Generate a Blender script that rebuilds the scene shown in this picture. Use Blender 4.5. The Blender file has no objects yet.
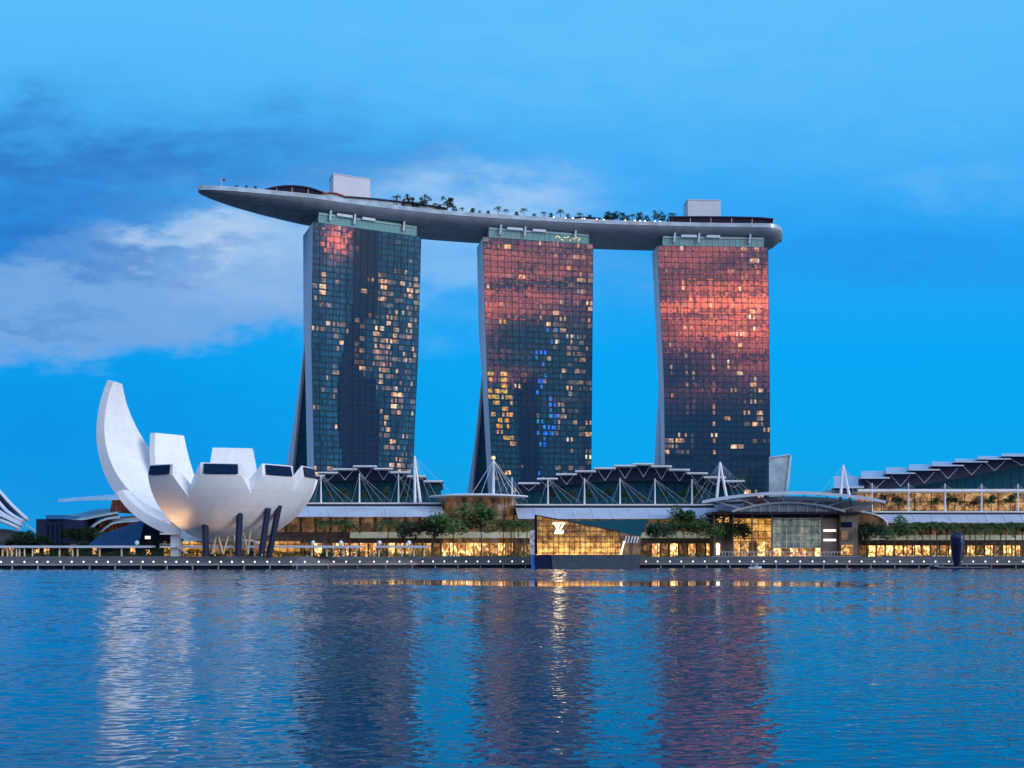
import bpy, math, random
from mathutils import Vector, Matrix
random.seed(7)
R = math.radians
sc = bpy.context.scene
C = sc.collection

# ------------------------------------------------------------------ camera
F, HZ, CZ = 1000.0, 559.0, 4.0
cam_d = bpy.data.cameras.new('camera')
cam = bpy.data.objects.new('camera', cam_d)
C.objects.link(cam)
cam.location = (0, 0, CZ)
cam.rotation_euler = (R(90), 0, 0)
cam_d.sensor_width = 36
cam_d.lens = 36 * F / 1024
cam_d.shift_y = (HZ - 384) / 1024
cam_d.clip_start = 0.5
cam_d.clip_end = 20000
sc.camera = cam

def P(px, py, Y):
    return Vector(((px - 512) * Y / F, Y, CZ + (HZ - py) * Y / F))

# ------------------------------------------------------------------ world
world = bpy.data.worlds.new('World')
sc.world = world
world.use_nodes = True
SUN_AZ, SUN_EL = R(62), R(16)          # azimuth from -Y towards +X

def lin(c):
    return tuple(((v / 255) / 12.92 if v / 255 <= .04045 else ((v / 255 + .055) / 1.055) ** 2.4) for v in c) + (1,)

class NT:
    def __init__(s, tree): s.t = tree
    def n(s, typ, **kw):
        nd = s.t.nodes.new(typ)
        for k, v in kw.items(): setattr(nd, k, v)
        return nd
    def link(s, a, b): s.t.links.new(a, b)
    def put(s, sock, v):
        if isinstance(v, bpy.types.NodeSocket): s.link(v, sock)
        else: sock.default_value = v
    def m(s, op, a, b=0.0, c=0.0, clamp=False):
        nd = s.n('ShaderNodeMath', operation=op, use_clamp=clamp)
        s.put(nd.inputs[0], a); s.put(nd.inputs[1], b); s.put(nd.inputs[2], c)
        return nd.outputs[0]
    def mr(s, v, a, b, c=0.0, d=1.0, smooth=True):
        nd = s.n('ShaderNodeMapRange', interpolation_type='SMOOTHSTEP' if smooth else 'LINEAR')
        nd.clamp = True
        s.put(nd.inputs['Value'], v)
        for k, x in (('From Min', a), ('From Max', b), ('To Min', c), ('To Max', d)): s.put(nd.inputs[k], x)
        return nd.outputs[0]
    def mix(s, f, a, b, blend='MIX'):
        nd = s.n('ShaderNodeMix', data_type='RGBA', blend_type=blend)
        s.put(nd.inputs[0], f); s.put(nd.inputs[6], a); s.put(nd.inputs[7], b)
        return nd.outputs[2]
    def ramp(s, v, stops, interp='LINEAR'):
        nd = s.n('ShaderNodeValToRGB')
        cr = nd.color_ramp; cr.interpolation = interp
        while len(cr.elements) < len(stops): cr.elements.new(0.5)
        for e, (p, c) in zip(cr.elements, stops):
            e.position = p
            e.color = c if len(c) == 4 else tuple(c) + (1,)
        s.put(nd.inputs[0], v)
        return nd.outputs[0]
    def noise(s, vec, scale, detail=4, rough=.55, dist=0.0):
        nd = s.n('ShaderNodeTexNoise')
        if vec is not None: s.link(vec, nd.inputs['Vector'])
        nd.inputs['Scale'].default_value = scale
        nd.inputs['Detail'].default_value = detail
        nd.inputs['Roughness'].default_value = rough
        nd.inputs['Distortion'].default_value = dist
        return nd.outputs[0]
    def xyz(s, x, y, z=0.0):
        nd = s.n('ShaderNodeCombineXYZ')
        s.put(nd.inputs[0], x); s.put(nd.inputs[1], y); s.put(nd.inputs[2], z)
        return nd.outputs[0]
    def sep(s, v):
        nd = s.n('ShaderNodeSeparateXYZ'); s.link(v, nd.inputs[0])
        return nd.outputs

wt = NT(world.node_tree)
for nd in list(world.node_tree.nodes): world.node_tree.nodes.remove(nd)
w_out = wt.n('ShaderNodeOutputWorld')
tc = wt.n('ShaderNodeTexCoord')
dx, dy, dz = wt.sep(tc.outputs['Generated'])
yy = wt.m('MAXIMUM', wt.m('ABSOLUTE', dy), 0.08)
U = wt.m('DIVIDE', dx, yy)
W = wt.m('DIVIDE', dz, yy)
# the clear dusk sky in the east
front = wt.ramp(wt.m('DIVIDE', W, 0.8), [
    (0.0, lin((34, 166, 222))), (0.06, lin((16, 160, 226))), (0.14, lin((0, 166, 238))), (0.26, lin((2, 166, 245))),
    (0.40, lin((36, 162, 244))), (0.55, lin((72, 178, 248))), (0.72, lin((92, 189, 251))), (0.86, lin((60, 160, 240))), (1.0, lin((20, 110, 205)))])
uw = wt.xyz(U, W)
# wispy distortion of the cloud coordinates
n1 = wt.noise(wt.xyz(wt.m('MULTIPLY', U, 1.0), wt.m('MULTIPLY', W, 2.6)), 5.5, 6, .6)
n2 = wt.noise(wt.xyz(wt.m('ADD', U, 3.1), wt.m('MULTIPLY', W, 2.4)), 7.0, 7, .62)
Ud = wt.m('ADD', U, wt.m('MULTIPLY', wt.m('SUBTRACT', n1, .5), .22))
Wd = wt.m('ADD', W, wt.m('MULTIPLY', wt.m('SUBTRACT', n2, .5), .16))
fine = wt.noise(wt.xyz(wt.m('MULTIPLY', U, 1.0), wt.m('MULTIPLY', W, 3.0), 2.0), 14.0, 7, .6)

def blob(px, py, a, b, tilt=0.0):
    u0, w0 = (px - 512) / F, (HZ - py) / F
    du = wt.m('SUBTRACT', Ud, u0)
    dw = wt.m('SUBTRACT', Wd, w0)
    if tilt: dw = wt.m('SUBTRACT', dw, wt.m('MULTIPLY', du, tilt))
    q = wt.m('ADD', wt.m('POWER', wt.m('ABSOLUTE', wt.m('DIVIDE', du, a / F)), 2.0),
             wt.m('POWER', wt.m('ABSOLUTE', wt.m('DIVIDE', dw, b / F)), 2.0))
    return wt.m('EXPONENT', wt.m('MULTIPLY', q, -1.0))

def layer(base, mask, col, dens, lo=.3, hi=.62, amt=.6):
    tex = wt.mr(fine, lo, hi, 1 - amt, 1.0)
    f = wt.m('MULTIPLY', wt.m('MULTIPLY', mask, tex), dens, clamp=True)
    return wt.mix(f, base, lin(col))

sky = front
sky = layer(sky, blob(60, 450, 300, 110), (0, 138, 226), .7, amt=0)
sky = layer(sky, blob(640, 60, 420, 70), (112, 196, 250), .45)
sky = layer(sky, blob(60, 160, 330, 52), (46, 118, 196), .92, amt=.5)
sky = layer(sky, blob(300, 185, 150, 30), (58, 140, 216), .7)
sky = layer(sky, blob(30, 235, 150, 55), (40, 116, 200), .88, amt=.35)
sky = layer(sky, wt.mr(blob(130, 296, 330, 66, .10), .30, .75), (118, 168, 226), .97, amt=.16)
sky = layer(sky, blob(265, 245, 110, 40), (162, 200, 238), .85, amt=.3)
sky = layer(sky, blob(185, 240, 62, 14), (190, 212, 238), .9, amt=.5)
sky = layer(sky, blob(90, 262, 130, 12), (60, 128, 204), .75, amt=.5)
sky = layer(sky, blob(30, 322, 90, 9), (70, 130, 200), .6, amt=.6)
sky = layer(sky, blob(480, 205, 105, 32), (168, 206, 244), .95, amt=.4)
sky = layer(sky, blob(455, 272, 90, 42), (136, 192, 242), .9, amt=.3)
sky = layer(sky, blob(640, 268, 70, 24), (84, 168, 238), .6, amt=.4)
sky = layer(sky, blob(960, 190, 75, 20), (120, 190, 246), .35, amt=.6)
sky = layer(sky, blob(900, 255, 190, 26), (36, 142, 228), .45, amt=.4)
sky = layer(sky, blob(830, 110, 240, 50), (88, 184, 248), .5, amt=.7)
# the western sky behind the camera: dusk blue with a streaked sunset band
beta = wt.m('ARCTAN2', dx, wt.m('MULTIPLY', dy, -1.0))
elev = wt.m('ARCSINE', dz)
west = wt.ramp(wt.m('DIVIDE', wt.m('MAXIMUM', elev, 0.0), R(90)), [
    (0.0, (.02, .09, .22)), (0.07, (.03, .12, .30)), (0.12, (.05, .16, .34)), (0.2, (.10, .24, .42)),
    (0.33, (.95, 1.15, 1.5)), (0.6, (.75, 1.05, 1.6)), (1.0, (.25, .55, .95))])
st = wt.noise(wt.xyz(wt.m('MULTIPLY', beta, 3.2), wt.m('MULTIPLY', elev, 42.0)), 1.9, 6, .62)
st2 = wt.noise(wt.xyz(wt.m('MULTIPLY', beta, 5.0), wt.m('MULTIPLY', elev, 20.0), 5.0), 1.3, 3, .5)
elv2 = wt.m('SUBTRACT', elev, wt.mr(beta, R(19.5), R(24), 0, R(3.4)))
envE = wt.ramp(wt.m('DIVIDE', wt.m('MAXIMUM', elv2, 0.0), R(26)), [
    (0.0, (0, 0, 0)), (0.30, (.0,) * 3), (0.36, (.10,) * 3), (0.42, (.42,) * 3), (0.48, (.95,) * 3),
    (0.54, (.95,) * 3), (0.60, (.55,) * 3), (0.70, (.42,) * 3), (0.85, (.22,) * 3), (1.0, (0, 0, 0))])
db = wt.m('DIVIDE', wt.m('SUBTRACT', beta, R(18)), R(10.5))
envB = wt.m('EXPONENT', wt.m('MULTIPLY', wt.m('MULTIPLY', db, db), -1.0))
sS = wt.m('MULTIPLY', wt.m('MULTIPLY', envE, envB), wt.m('ADD', wt.mr(st, .42, .58, .08, 1.25), wt.mr(st2, .45, .7, 0, .35)))
thin = wt.m('MULTIPLY', wt.m('MULTIPLY', wt.mr(st, .56, .64, 0, .6), envB), wt.m('MULTIPLY', wt.mr(elev, R(8.5), R(9.5)), wt.mr(elev, R(15), R(16.5), 1, 0)))
sS = wt.m('ADD', sS, thin)
# bright cloud shreds higher in the west
d3 = wt.m('DIVIDE', wt.m('SUBTRACT', beta, R(38.1)), R(.5))
d4 = wt.m('DIVIDE', wt.m('SUBTRACT', elev, R(17.4)), R(.8))
shred = wt.m('EXPONENT', wt.m('MULTIPLY', wt.m('ADD', wt.m('MULTIPLY', d3, d3), wt.m('MULTIPLY', d4, d4)), -1.0))
sS = wt.m('ADD', sS, wt.m('MULTIPLY', shred, wt.mr(st2, .3, .6, .5, 1.5)))
west = wt.mix(wt.m('MULTIPLY', sS, .9, clamp=True), west, (.15, .10, .14, 1))
glow = wt.mix(wt.m('MINIMUM', sS, 1.0), (2.0, .60, .72, 1), (4.2, .85, .50, 1))
gl = wt.n('ShaderNodeVectorMath', operation='SCALE')
wt.link(glow, gl.inputs[0]); wt.link(sS, gl.inputs['Scale'])
west = wt.mix(1.0, west, gl.outputs[0], 'ADD')
colw = wt.mix(wt.mr(dy, -.25, .25), west, sky)
nish = wt.n('ShaderNodeTexSky', sky_type='NISHITA')
nish.sun_disc = False
nish.sun_elevation = SUN_EL
nish.sun_rotation = math.pi - SUN_AZ
bg1 = wt.n('ShaderNodeBackground'); wt.link(colw, bg1.inputs[0]); bg1.inputs[1].default_value = 1.0
bg2 = wt.n('ShaderNodeBackground'); wt.link(nish.outputs[0], bg2.inputs[0]); bg2.inputs[1].default_value = 0.001
ad = wt.n('ShaderNodeAddShader')
wt.link(bg1.outputs[0], ad.inputs[0]); wt.link(bg2.outputs[0], ad.inputs[1])
wt.link(ad.outputs[0], w_out.inputs[0])

sun_d = bpy.data.lights.new('sun', 'SUN')
sun_d.energy = 1.8
sun_d.angle = R(25)
sun_d.color = (.97, .97, 1.0)
sun = bpy.data.objects.new('sun', sun_d)
C.objects.link(sun)
sv = Vector((math.sin(SUN_AZ) * math.cos(SUN_EL), -math.cos(SUN_AZ) * math.cos(SUN_EL), math.sin(SUN_EL)))
sun.rotation_euler = sv.to_track_quat('Z', 'Y').to_euler()
sun.location = (200, -200, 300)

vs = sc.view_settings
vs.view_transform = 'Standard'; vs.look = 'None'; vs.exposure = 0; vs.gamma = 1; vs.use_curve_mapping = False
sc.cycles.max_bounces = 6
sc.cycles.sample_clamp_indirect = 4.0

# ------------------------------------------------------------------ materials
def mat(name, base=(.5, .5, .5), rough=.5, metal=0.0, ior=1.45, emit=None, es=0.0, spec=None):
    m = bpy.data.materials.new(name); m.use_nodes = True
    b = m.node_tree.nodes['Principled BSDF']
    b.inputs['Base Color'].default_value = tuple(base) + (1,)
    b.inputs['Roughness'].default_value = rough
    b.inputs['Metallic'].default_value = metal
    b.inputs['IOR'].default_value = ior
    if emit:
        b.inputs['Emission Color'].default_value = tuple(emit) + (1,)
        b.inputs['Emission Strength'].default_value = es
    return m

def varied(m, scale, amt, detail=5, stretch=(1, 1, 1), rough_amt=0.0):
    """weather a plain material with noise"""
    t = NT(m.node_tree); b = m.node_tree.nodes['Principled BSDF']
    base = tuple(b.inputs['Base Color'].default_value)
    geo = t.n('ShaderNodeNewGeometry')
    mp = t.n('ShaderNodeMapping'); mp.inputs['Scale'].default_value = stretch
    t.link(geo.outputs['Position'], mp.inputs[0])
    n = t.noise(mp.outputs[0], scale, detail, .6)
    dark = tuple(c * (1 - amt) for c in base[:3]) + (1,)
    light = tuple(min(1, c * (1 + amt * .6)) for c in base[:3]) + (1,)
    t.link(t.mix(t.mr(n, .3, .7), dark, light), b.inputs['Base Color'])
    if rough_amt:
        r = b.inputs['Roughness'].default_value
        t.link(t.mr(n, .3, .7, r - rough_amt, r + rough_amt), b.inputs['Roughness'])
    return m

M = {}
M['white'] = varied(mat('white_panel', (.78, .79, .80), .45), .12, .10)
M['white_metal'] = mat('white_metal', (.78, .80, .84), .35)
M['canopy'] = varied(mat('canopy_panel', (.50, .56, .66), .4), .08, .12)
M['end_wall'] = varied(mat('end_wall', (.58, .64, .72), .55), .05, .14, stretch=(1, 1, .3))
M['grey'] = varied(mat('grey_stone', (.25, .25, .27), .6), .3, .2)
M['brown'] = varied(mat('brown_stone', (.17, .13, .11), .6), .3, .25)
M['cable'] = mat('steel_cable', (.45, .50, .56), .4)
M['dark'] = mat('dark_metal', (.015, .018, .03), .4)
M['navy'] = varied(mat('navy_fascia', (.006, .016, .065), .6), .2, .3)
M['mullion'] = mat('mullion', (.012, .02, .03), .4)
M['steel'] = mat('dark_blue_column', (.02, .025, .06), .35)
M['warm_tinted'] = mat('warm_tinted_post', (.72, .60, .40), .5)  # warm lamp light on the pergola posts is put into this colour
M['wood'] = varied(mat('grey_timber', (.115, .125, .145), .7), .5, .3, stretch=(.2, 3, 3))
M['paving'] = varied(mat('paving', (.20, .19, .19), .7), .4, .25)
M['soil'] = varied(mat('ground', (.07, .075, .06), .9), .02, .4)
M['red'] = varied(mat('red_awning', (.30, .04, .04), .6), .4, .3)
M['box'] = varied(mat('lift_core', (.62, .64, .70), .5), .1, .06)
M['trunk'] = varied(mat('bark', (.10, .075, .05), .85), 1.5, .3)
M['navy_paint'] = varied(mat('navy_paint', (.008, .012, .05), .3), .6, .2)
M['blue_panel'] = mat('blue_panel', (.04, .22, .62), .35)
M['blue_roof'] = varied(mat('blue_roof', (.03, .14, .38), .25, ior=1.8), .1, .2)
M['dglass'] = mat('dark_glass', (.004, .012, .035), .12, ior=1.3)
M['atrium_dark'] = mat('atrium_dark_glass', (.006, .014, .04), .6, ior=1.2)
M['teal_glass'] = mat('teal_glass', (.012, .085, .125), .08, ior=1.6)
M['pale_glass'] = varied(mat('pale_glass', (.42, .55, .62), .25, ior=1.6), .15, .3)
M['sheet'] = mat('canopy_glass', (.75, .82, .88), .25, ior=1.1)
M['sheet'].node_tree.nodes['Principled BSDF'].inputs['Transmission Weight'].default_value = .75
M['tymp'] = varied(mat('tympanum_glass', (.30, .36, .40), .25, ior=1.6), .3, .4)
M['crown'] = mat('crown_glass', (.15, .34, .33), .2, ior=1.5)
M['lamp'] = mat('lamp_white', (.8, .8, .8), .4, emit=(1, .93, .86), es=2.2)
M['lamp_warm'] = mat('lamp_warm', (.8, .7, .6), .4, emit=(1, .68, .40), es=5.0)
M['led'] = mat('lit_strip', (.8, .8, .8), .4, emit=(1, .86, .66), es=1.2)
M['kerbled'] = mat('warm_lit_kerb', (.8, .6, .4), .4, emit=(1, .50, .22), es=.8)
M['sign'] = mat('lit_sign', (.9, .9, .9), .4, emit=(1, .74, .40), es=12)
M['yellow_sign'] = mat('lit_yellow_lettering', (.9, .7, .3), .4, emit=(1, .66, .18), es=1.3)
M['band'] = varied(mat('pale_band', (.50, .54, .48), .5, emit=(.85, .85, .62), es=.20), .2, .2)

def leafmat(name, a, b):
    m = mat(name, a, .75); t = NT(m.node_tree); bs = m.node_tree.nodes['Principled BSDF']
    geo = t.n('ShaderNodeNewGeometry'); oi = t.n('ShaderNodeObjectInfo')
    n = t.noise(geo.outputs['Position'], .7, 3, .6)
    f = t.m('ADD', t.mr(n, .35, .65, 0, .7), t.m('MULTIPLY', oi.outputs['Random'], .3))
    t.link(t.mix(f, tuple(a) + (1,), tuple(b) + (1,)), bs.inputs['Base Color'])
    return m
M['leaf'] = leafmat('leaf', (.018, .055, .016), (.085, .18, .035))
M['leaf_dark'] = leafmat('leaf_dark', (.010, .025, .012), (.04, .085, .026))
M['leaf_palm'] = leafmat('palm_leaf', (.016, .04, .012), (.075, .13, .022))

# lit shop fronts: warm rooms seen through glass, each pane its own brightness
def shopmat(name, a, b, es, sx=.9, sz=.6):
    m = mat(name, (.03, .025, .02), .15, ior=1.5); t = NT(m.node_tree); bs = m.node_tree.nodes['Principled BSDF']
    geo = t.n('ShaderNodeNewGeometry'); oi = t.n('ShaderNodeObjectInfo')
    mp = t.n('ShaderNodeMapping'); mp.inputs['Scale'].default_value = (sx, sx, sz)
    t.link(geo.outputs['Position'], mp.inputs[0])
    n = t.noise(mp.outputs[0], 1.0, 3, .6)
    vor = t.n('ShaderNodeTexVoronoi'); t.link(mp.outputs[0], vor.inputs['Vector']); vor.inputs['Scale'].default_value = .7
    cell = t.sep(vor.outputs['Color'])[0]
    f = t.m('MULTIPLY', t.mr(n, .34, .68), t.m('ADD', t.m('MULTIPLY', cell, .9), .25))
    col = t.mix(t.m('MULTIPLY', f, 1.0, clamp=True), tuple(a) + (1,), tuple(b) + (1,))
    t.link(col, bs.inputs['Emission Color'])
    br = t.m('MULTIPLY', t.m('ADD', t.m('MULTIPLY', t.m('POWER', oi.outputs['Random'], 2.2), 1.6), .10), es)
    t.link(t.m('MULTIPLY', br, t.m('ADD', f, .12)), bs.inputs['Emission Strength'])
    return m
M['shop'] = shopmat('lit_shop_window', (.75, .26, .06), (1.0, .62, .26), 2.6)
M['shop_bright'] = shopmat('bright_shop_window', (1.0, .42, .10), (1.0, .68, .28), 3.4)

# glazed wall lit from inside with a grid of dark bars
def litgrid(name, a, b, es, gx, gz, bar=.12, base=(.06, .045, .03), grad=None):
    m = mat(name, base, .2, ior=1.5); t = NT(m.node_tree); bs = m.node_tree.nodes['Principled BSDF']
    geo = t.n('ShaderNodeNewGeometry')
    x, y, z = t.sep(geo.outputs['Position'])
    fx = t.m('FRACT', t.m('DIVIDE', t.m('ADD', x, t.m('MULTIPLY', y, .6)), gx))
    fz = t.m('FRACT', t.m('DIVIDE', z, gz))
    ok = t.m('MULTIPLY', t.m('GREATER_THAN', fx, bar), t.m('GREATER_THAN', fz, bar * 1.2))
    n = t.noise(geo.outputs['Position'], .22, 4, .65)
    n2 = t.noise(geo.outputs['Position'], 1.1, 2, .6)
    f = t.m('ADD', t.m('MULTIPLY', t.mr(n, .35, .68), .75), t.m('MULTIPLY', t.mr(n2, .4, .7), .35))
    t.link(t.mix(f, tuple(a) + (1,), tuple(b) + (1,)), bs.inputs['Emission Color'])
    s = t.m('MULTIPLY', t.m('MULTIPLY', t.m('ADD', f, .25), es), t.m('ADD', t.m('MULTIPLY', ok, .85), .15))
    if grad:       # brighter towards the lit floor inside
        s = t.m('MULTIPLY', s, t.mr(z, grad[0], grad[1], grad[2], grad[3]))
    t.link(s, bs.inputs['Emission Strength'])
    return m
M['louvre'] = litgrid('lit_louvre_wall', (.26, .13, .06), (.52, .29, .13), .44, 7.0, .75, .2, (.10, .075, .055))
M['louvre_dim'] = litgrid('brown_louvre_wall', (.25, .11, .04), (.45, .22, .08), .30, 9.0, .9, .2, (.12, .075, .05))
M['gold'] = litgrid('gold_lit_wall', (.75, .30, .05), (1.0, .55, .14), 1.0, 3.1, 3.3, .10)
M['jewel'] = litgrid('gold_lit_glass', (.60, .24, .05), (1.0, .55, .13), 1.1, 2.1, 2.2, .09, grad=(5.5, 13, 2.6, .62))
M['terrace'] = litgrid('terrace_lit_wall', (.42, .17, .06), (.98, .58, .24), .62, 8.3, 4.6, .08)
M['atrium'] = litgrid('hall_glass', (.25, .30, .26), (.62, .62, .46), .40, 3.2, 3.1, .10, (.10, .16, .17))  # pale greenish sky reflection and inside light, both put into the glow

# hotel glass: pane colours, lit rooms and painted reflections, from attributes of each pane
def panemat():
    m = mat('hotel_glass', (.01, .05, .07), .03, ior=2.5); t = NT(m.node_tree); bs = m.node_tree.nodes['Principled BSDF']
    a = t.n('ShaderNodeAttribute', attribute_name='pane'); e = t.n('ShaderNodeAttribute', attribute_name='room_and_reflection')
    t.link(a.outputs['Color'], bs.inputs['Base Color'])
    t.link(e.outputs['Color'], bs.inputs['Emission Color'])
    geo = t.n('ShaderNodeNewGeometry')
    n = t.noise(geo.outputs['Position'], .55, 2, .5)
    t.link(t.mr(n, .35, .65, .35, 1.5), bs.inputs['Emission Strength'])
    return m
M['pane'] = panemat()

def hullmat():
    m = mat('ribbed_hull_metal', (.30, .33, .37), .5, .1); t = NT(m.node_tree); bs = m.node_tree.nodes['Principled BSDF']
    geo = t.n('ShaderNodeNewGeometry'); x, y, z = t.sep(geo.outputs['Position'])
    s = t.m('FRACT', t.m('MULTIPLY', z, 1.15))
    rib = t.mr(s, 0, .25, .62, 1.0)
    sx = t.m('FRACT', t.m('MULTIPLY', x, .13))
    seam = t.mr(sx, 0, .06, .8, 1.0)
    n = t.noise(geo.outputs['Position'], .12, 4, .6)
    k = t.m('MULTIPLY', t.m('MULTIPLY', rib, seam), t.mr(n, .3, .7, .85, 1.1))
    v = t.n('ShaderNodeVectorMath', operation='SCALE'); v.inputs[0].default_value = (.22, .25, .30); t.link(k, v.inputs['Scale'])
    t.link(v.outputs[0], bs.inputs['Base Color'])
    return m
M['hull'] = hullmat()

def watermat():
    m = mat('bay_water', (.001, .068, .13), .03, ior=1.333); t = NT(m.node_tree); bs = m.node_tree.nodes['Principled BSDF']
    geo = t.n('ShaderNodeNewGeometry'); pos = geo.outputs['Position']
    x, y, z = t.sep(pos)
    def nz(sx, sy, scale, detail, zoff=0.0):
        return t.noise(t.xyz(t.m('MULTIPLY', x, sx), t.m('MULTIPLY', y, sy), zoff), scale, detail, .55)
    big = nz(.010, .035, 1.0, 3)
    rip1 = nz(.75, 1.25, 1.0, 3)
    rip2 = nz(2.2, 3.4, 1.0, 2, 3.0)
    swell = nz(.16, .30, 1.0, 2, 7.0)
    h = t.m('ADD', t.m('ADD', t.m('MULTIPLY', rip1, .24), t.m('MULTIPLY', rip2, .06)), t.m('MULTIPLY', swell, .22))
    b = t.n('ShaderNodeBump')
    b.inputs['Distance'].default_value = 1.0
    t.link(h, b.inputs['Height'])
    far = t.mr(t.m('ADD', y, t.m('MULTIPLY', t.m('SUBTRACT', nz(.02, .02, 1.0, 2, 11.0), .5), 60.0)), 165, 185)
    yw = t.m('ADD', y, t.m('ADD', t.m('MULTIPLY', t.m('SINE', t.m('MULTIPLY', x, .05)), 5.0), t.m('MULTIPLY', t.m('SINE', t.m('ADD', t.m('MULTIPLY', x, .13), 1.0)), 3.0)))
    slick = t.m('MULTIPLY', t.m('MULTIPLY', t.mr(yw, 146, 154), t.mr(yw, 178, 190, 1, 0)), t.m('MULTIPLY', t.mr(x, -42, -22), t.mr(x, 40, 66, 1, 0)))
    side = t.mr(t.m('DIVIDE', t.m('ABSOLUTE', x), t.m('ADD', t.m('MULTIPLY', t.m('MAXIMUM', y, 0.0), .86), 60.0)), .80, 1.0, 0, 4.0)
    calm = t.m('ADD', t.m('SUBTRACT', 1.0, t.m('MULTIPLY', slick, .96)), side)
    t.link(t.m('MULTIPLY', calm, t.m('MULTIPLY', t.m('MULTIPLY', t.mr(big, .35, .65, .55, 1.0), t.m('ADD', 1.0, t.m('MULTIPLY', far, 3.0))), .08)), b.inputs['Strength'])
    t.link(b.outputs[0], bs.inputs['Normal'])
    return m
M['water'] = watermat()

# ------------------------------------------------------------------ mesh helpers
class MB:
    def __init__(s): s.v = []; s.f = []; s.mi = []; s.cm = 0
    def face(s, pts):
        i = len(s.v); s.v += [Vector(p) for p in pts]; s.f.append(list(range(i, i + len(pts)))); s.mi.append(s.cm)
    def grid(s, rows, closed=False):
        i0 = len(s.v); n = len(rows[0])
        for r in rows: s.v += [Vector(p) for p in r]
        for a in range(len(rows) - 1):
            for b in range(n if closed else n - 1):
                c = (b + 1) % n
                s.f.append([i0 + a * n + b, i0 + a * n + c, i0 + (a + 1) * n + c, i0 + (a + 1) * n + b]); s.mi.append(s.cm)
    def cap(s, pts): s.face(pts)
    def prism(s, pts, d):
        """extrude a polygon by vector d"""
        d = Vector(d); a = [Vector(p) for p in pts]; b = [p + d for p in a]
        i = len(s.v); n = len(a); s.v += a + b
        s.f.append([i + k for k in range(n)]); s.f.append([i + n + k for k in reversed(range(n))])
        for k in range(n):
            s.f.append([i + k, i + n + k, i + n + (k + 1) % n, i + (k + 1) % n])
        s.mi += [s.cm] * (n + 2)
    def box(s, c, sz, mtx=None):
        cx = Vector(c); x, y, z = sz[0] / 2, sz[1] / 2, sz[2] / 2
        pts = [Vector((a, b, -z)) for a, b in ((-x, -y), (x, -y), (x, y), (-x, y))]
        top = Vector((0, 0, sz[2]))
        if mtx is not None: pts = [mtx @ p for p in pts]; top = mtx @ top
        s.prism([cx + p for p in pts], top)
    def bar(s, a, b, r0, r1=None, n=6):
        a = Vector(a); b = Vector(b); r1 = r0 if r1 is None else r1
        d = (b - a).normalized(); q = d.to_track_quat('Z', 'Y').to_matrix()
        def ring(c, r): return [c + q @ Vector((r * math.cos(2 * math.pi * k / n), r * math.sin(2 * math.pi * k / n), 0)) for k in range(n)]
        A, B = ring(a, r0), ring(b, r1)
        s.grid([A, B], True); s.cap(A[::-1]); s.cap(B)
    def tube(s, pts, rad, n=6):
        pts = [Vector(p) for p in pts]
        for k in range(len(pts) - 1):
            r0 = rad[k] if isinstance(rad, (list, tuple)) else rad
            r1 = rad[k + 1] if isinstance(rad, (list, tuple)) else rad
            s.bar(pts[k], pts[k + 1], r0, r1, n)
    def lathe(s, c, prof, n=12):
        c = Vector(c)
        rows = [[c + Vector((r * math.cos(2 * math.pi * k / n), r * math.sin(2 * math.pi * k / n), z)) for k in range(n)] for r, z in prof]
        s.grid(rows, True); s.cap(rows[0][::-1]); s.cap(rows[-1])
    def build(s, name, mats, parent=None, smooth=False):
        o_loc = Vector((0, 0, 0)); p = parent
        while p is not None: o_loc = o_loc + p.location; p = p.parent
        me = bpy.data.meshes.new(name)
        me.from_pydata([tuple(v - o_loc) for v in s.v], [], s.f)
        if not isinstance(mats, (list, tuple)): mats = [mats]
        for m in mats: me.materials.append(m)
        me.polygons.foreach_set('material_index', s.mi)
        if smooth: me.polygons.foreach_set('use_smooth', [True] * len(me.polygons))
        me.update()
        o = bpy.data.objects.new(name, me); C.objects.link(o)
        if parent is not None: o.parent = parent
        return o

def tag(o, label=None, cat=None, group=None, kind=None):
    if label: o['label'] = label
    if cat: o['category'] = cat
    if group: o['group'] = group
    if kind: o['kind'] = kind
    return o
def thing(name, label, cat, loc=(0, 0, 0), group=None):
    o = bpy.data.objects.new(name, None); C.objects.link(o)
    o.location = loc; o.empty_display_size = 1
    return tag(o, label, cat, group)
def dup(root, loc, rz=0.0, s=1.0, label=None, group=None):
    r = root.copy(); C.objects.link(r); r.location = loc
    r.rotation_euler = (0, 0, rz); r.scale = (s, s, s) if not isinstance(s, tuple) else s
    if label: r['label'] = label
    if group: r['group'] = group
    for ch in root.children:
        c = ch.copy(); C.objects.link(c); c.parent = r
        for g in ch.children:
            d = g.copy(); C.objects.link(d); d.parent = c
    return r
def struct(o): o['kind'] = 'structure'; return o
ORD = ['first', 'second', 'third', 'fourth', 'fifth', 'sixth', 'seventh', 'eighth', 'ninth', 'tenth', 'eleventh', 'twelfth',
       'thirteenth', 'fourteenth', 'fifteenth', 'sixteenth', 'seventeenth', 'eighteenth', 'nineteenth', 'twentieth',
       'twenty-first', 'twenty-second', 'twenty-third', 'twenty-fourth', 'twenty-fifth', 'twenty-sixth', 'twenty-seventh', 'twenty-eighth', 'twenty-ninth', 'thirtieth', 'thirty-first', 'thirty-second', 'thirty-third', 'thirty-fourth', 'thirty-fifth', 'thirty-sixth', 'thirty-seventh', 'thirty-eighth', 'thirty-ninth', 'fortieth']

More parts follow.
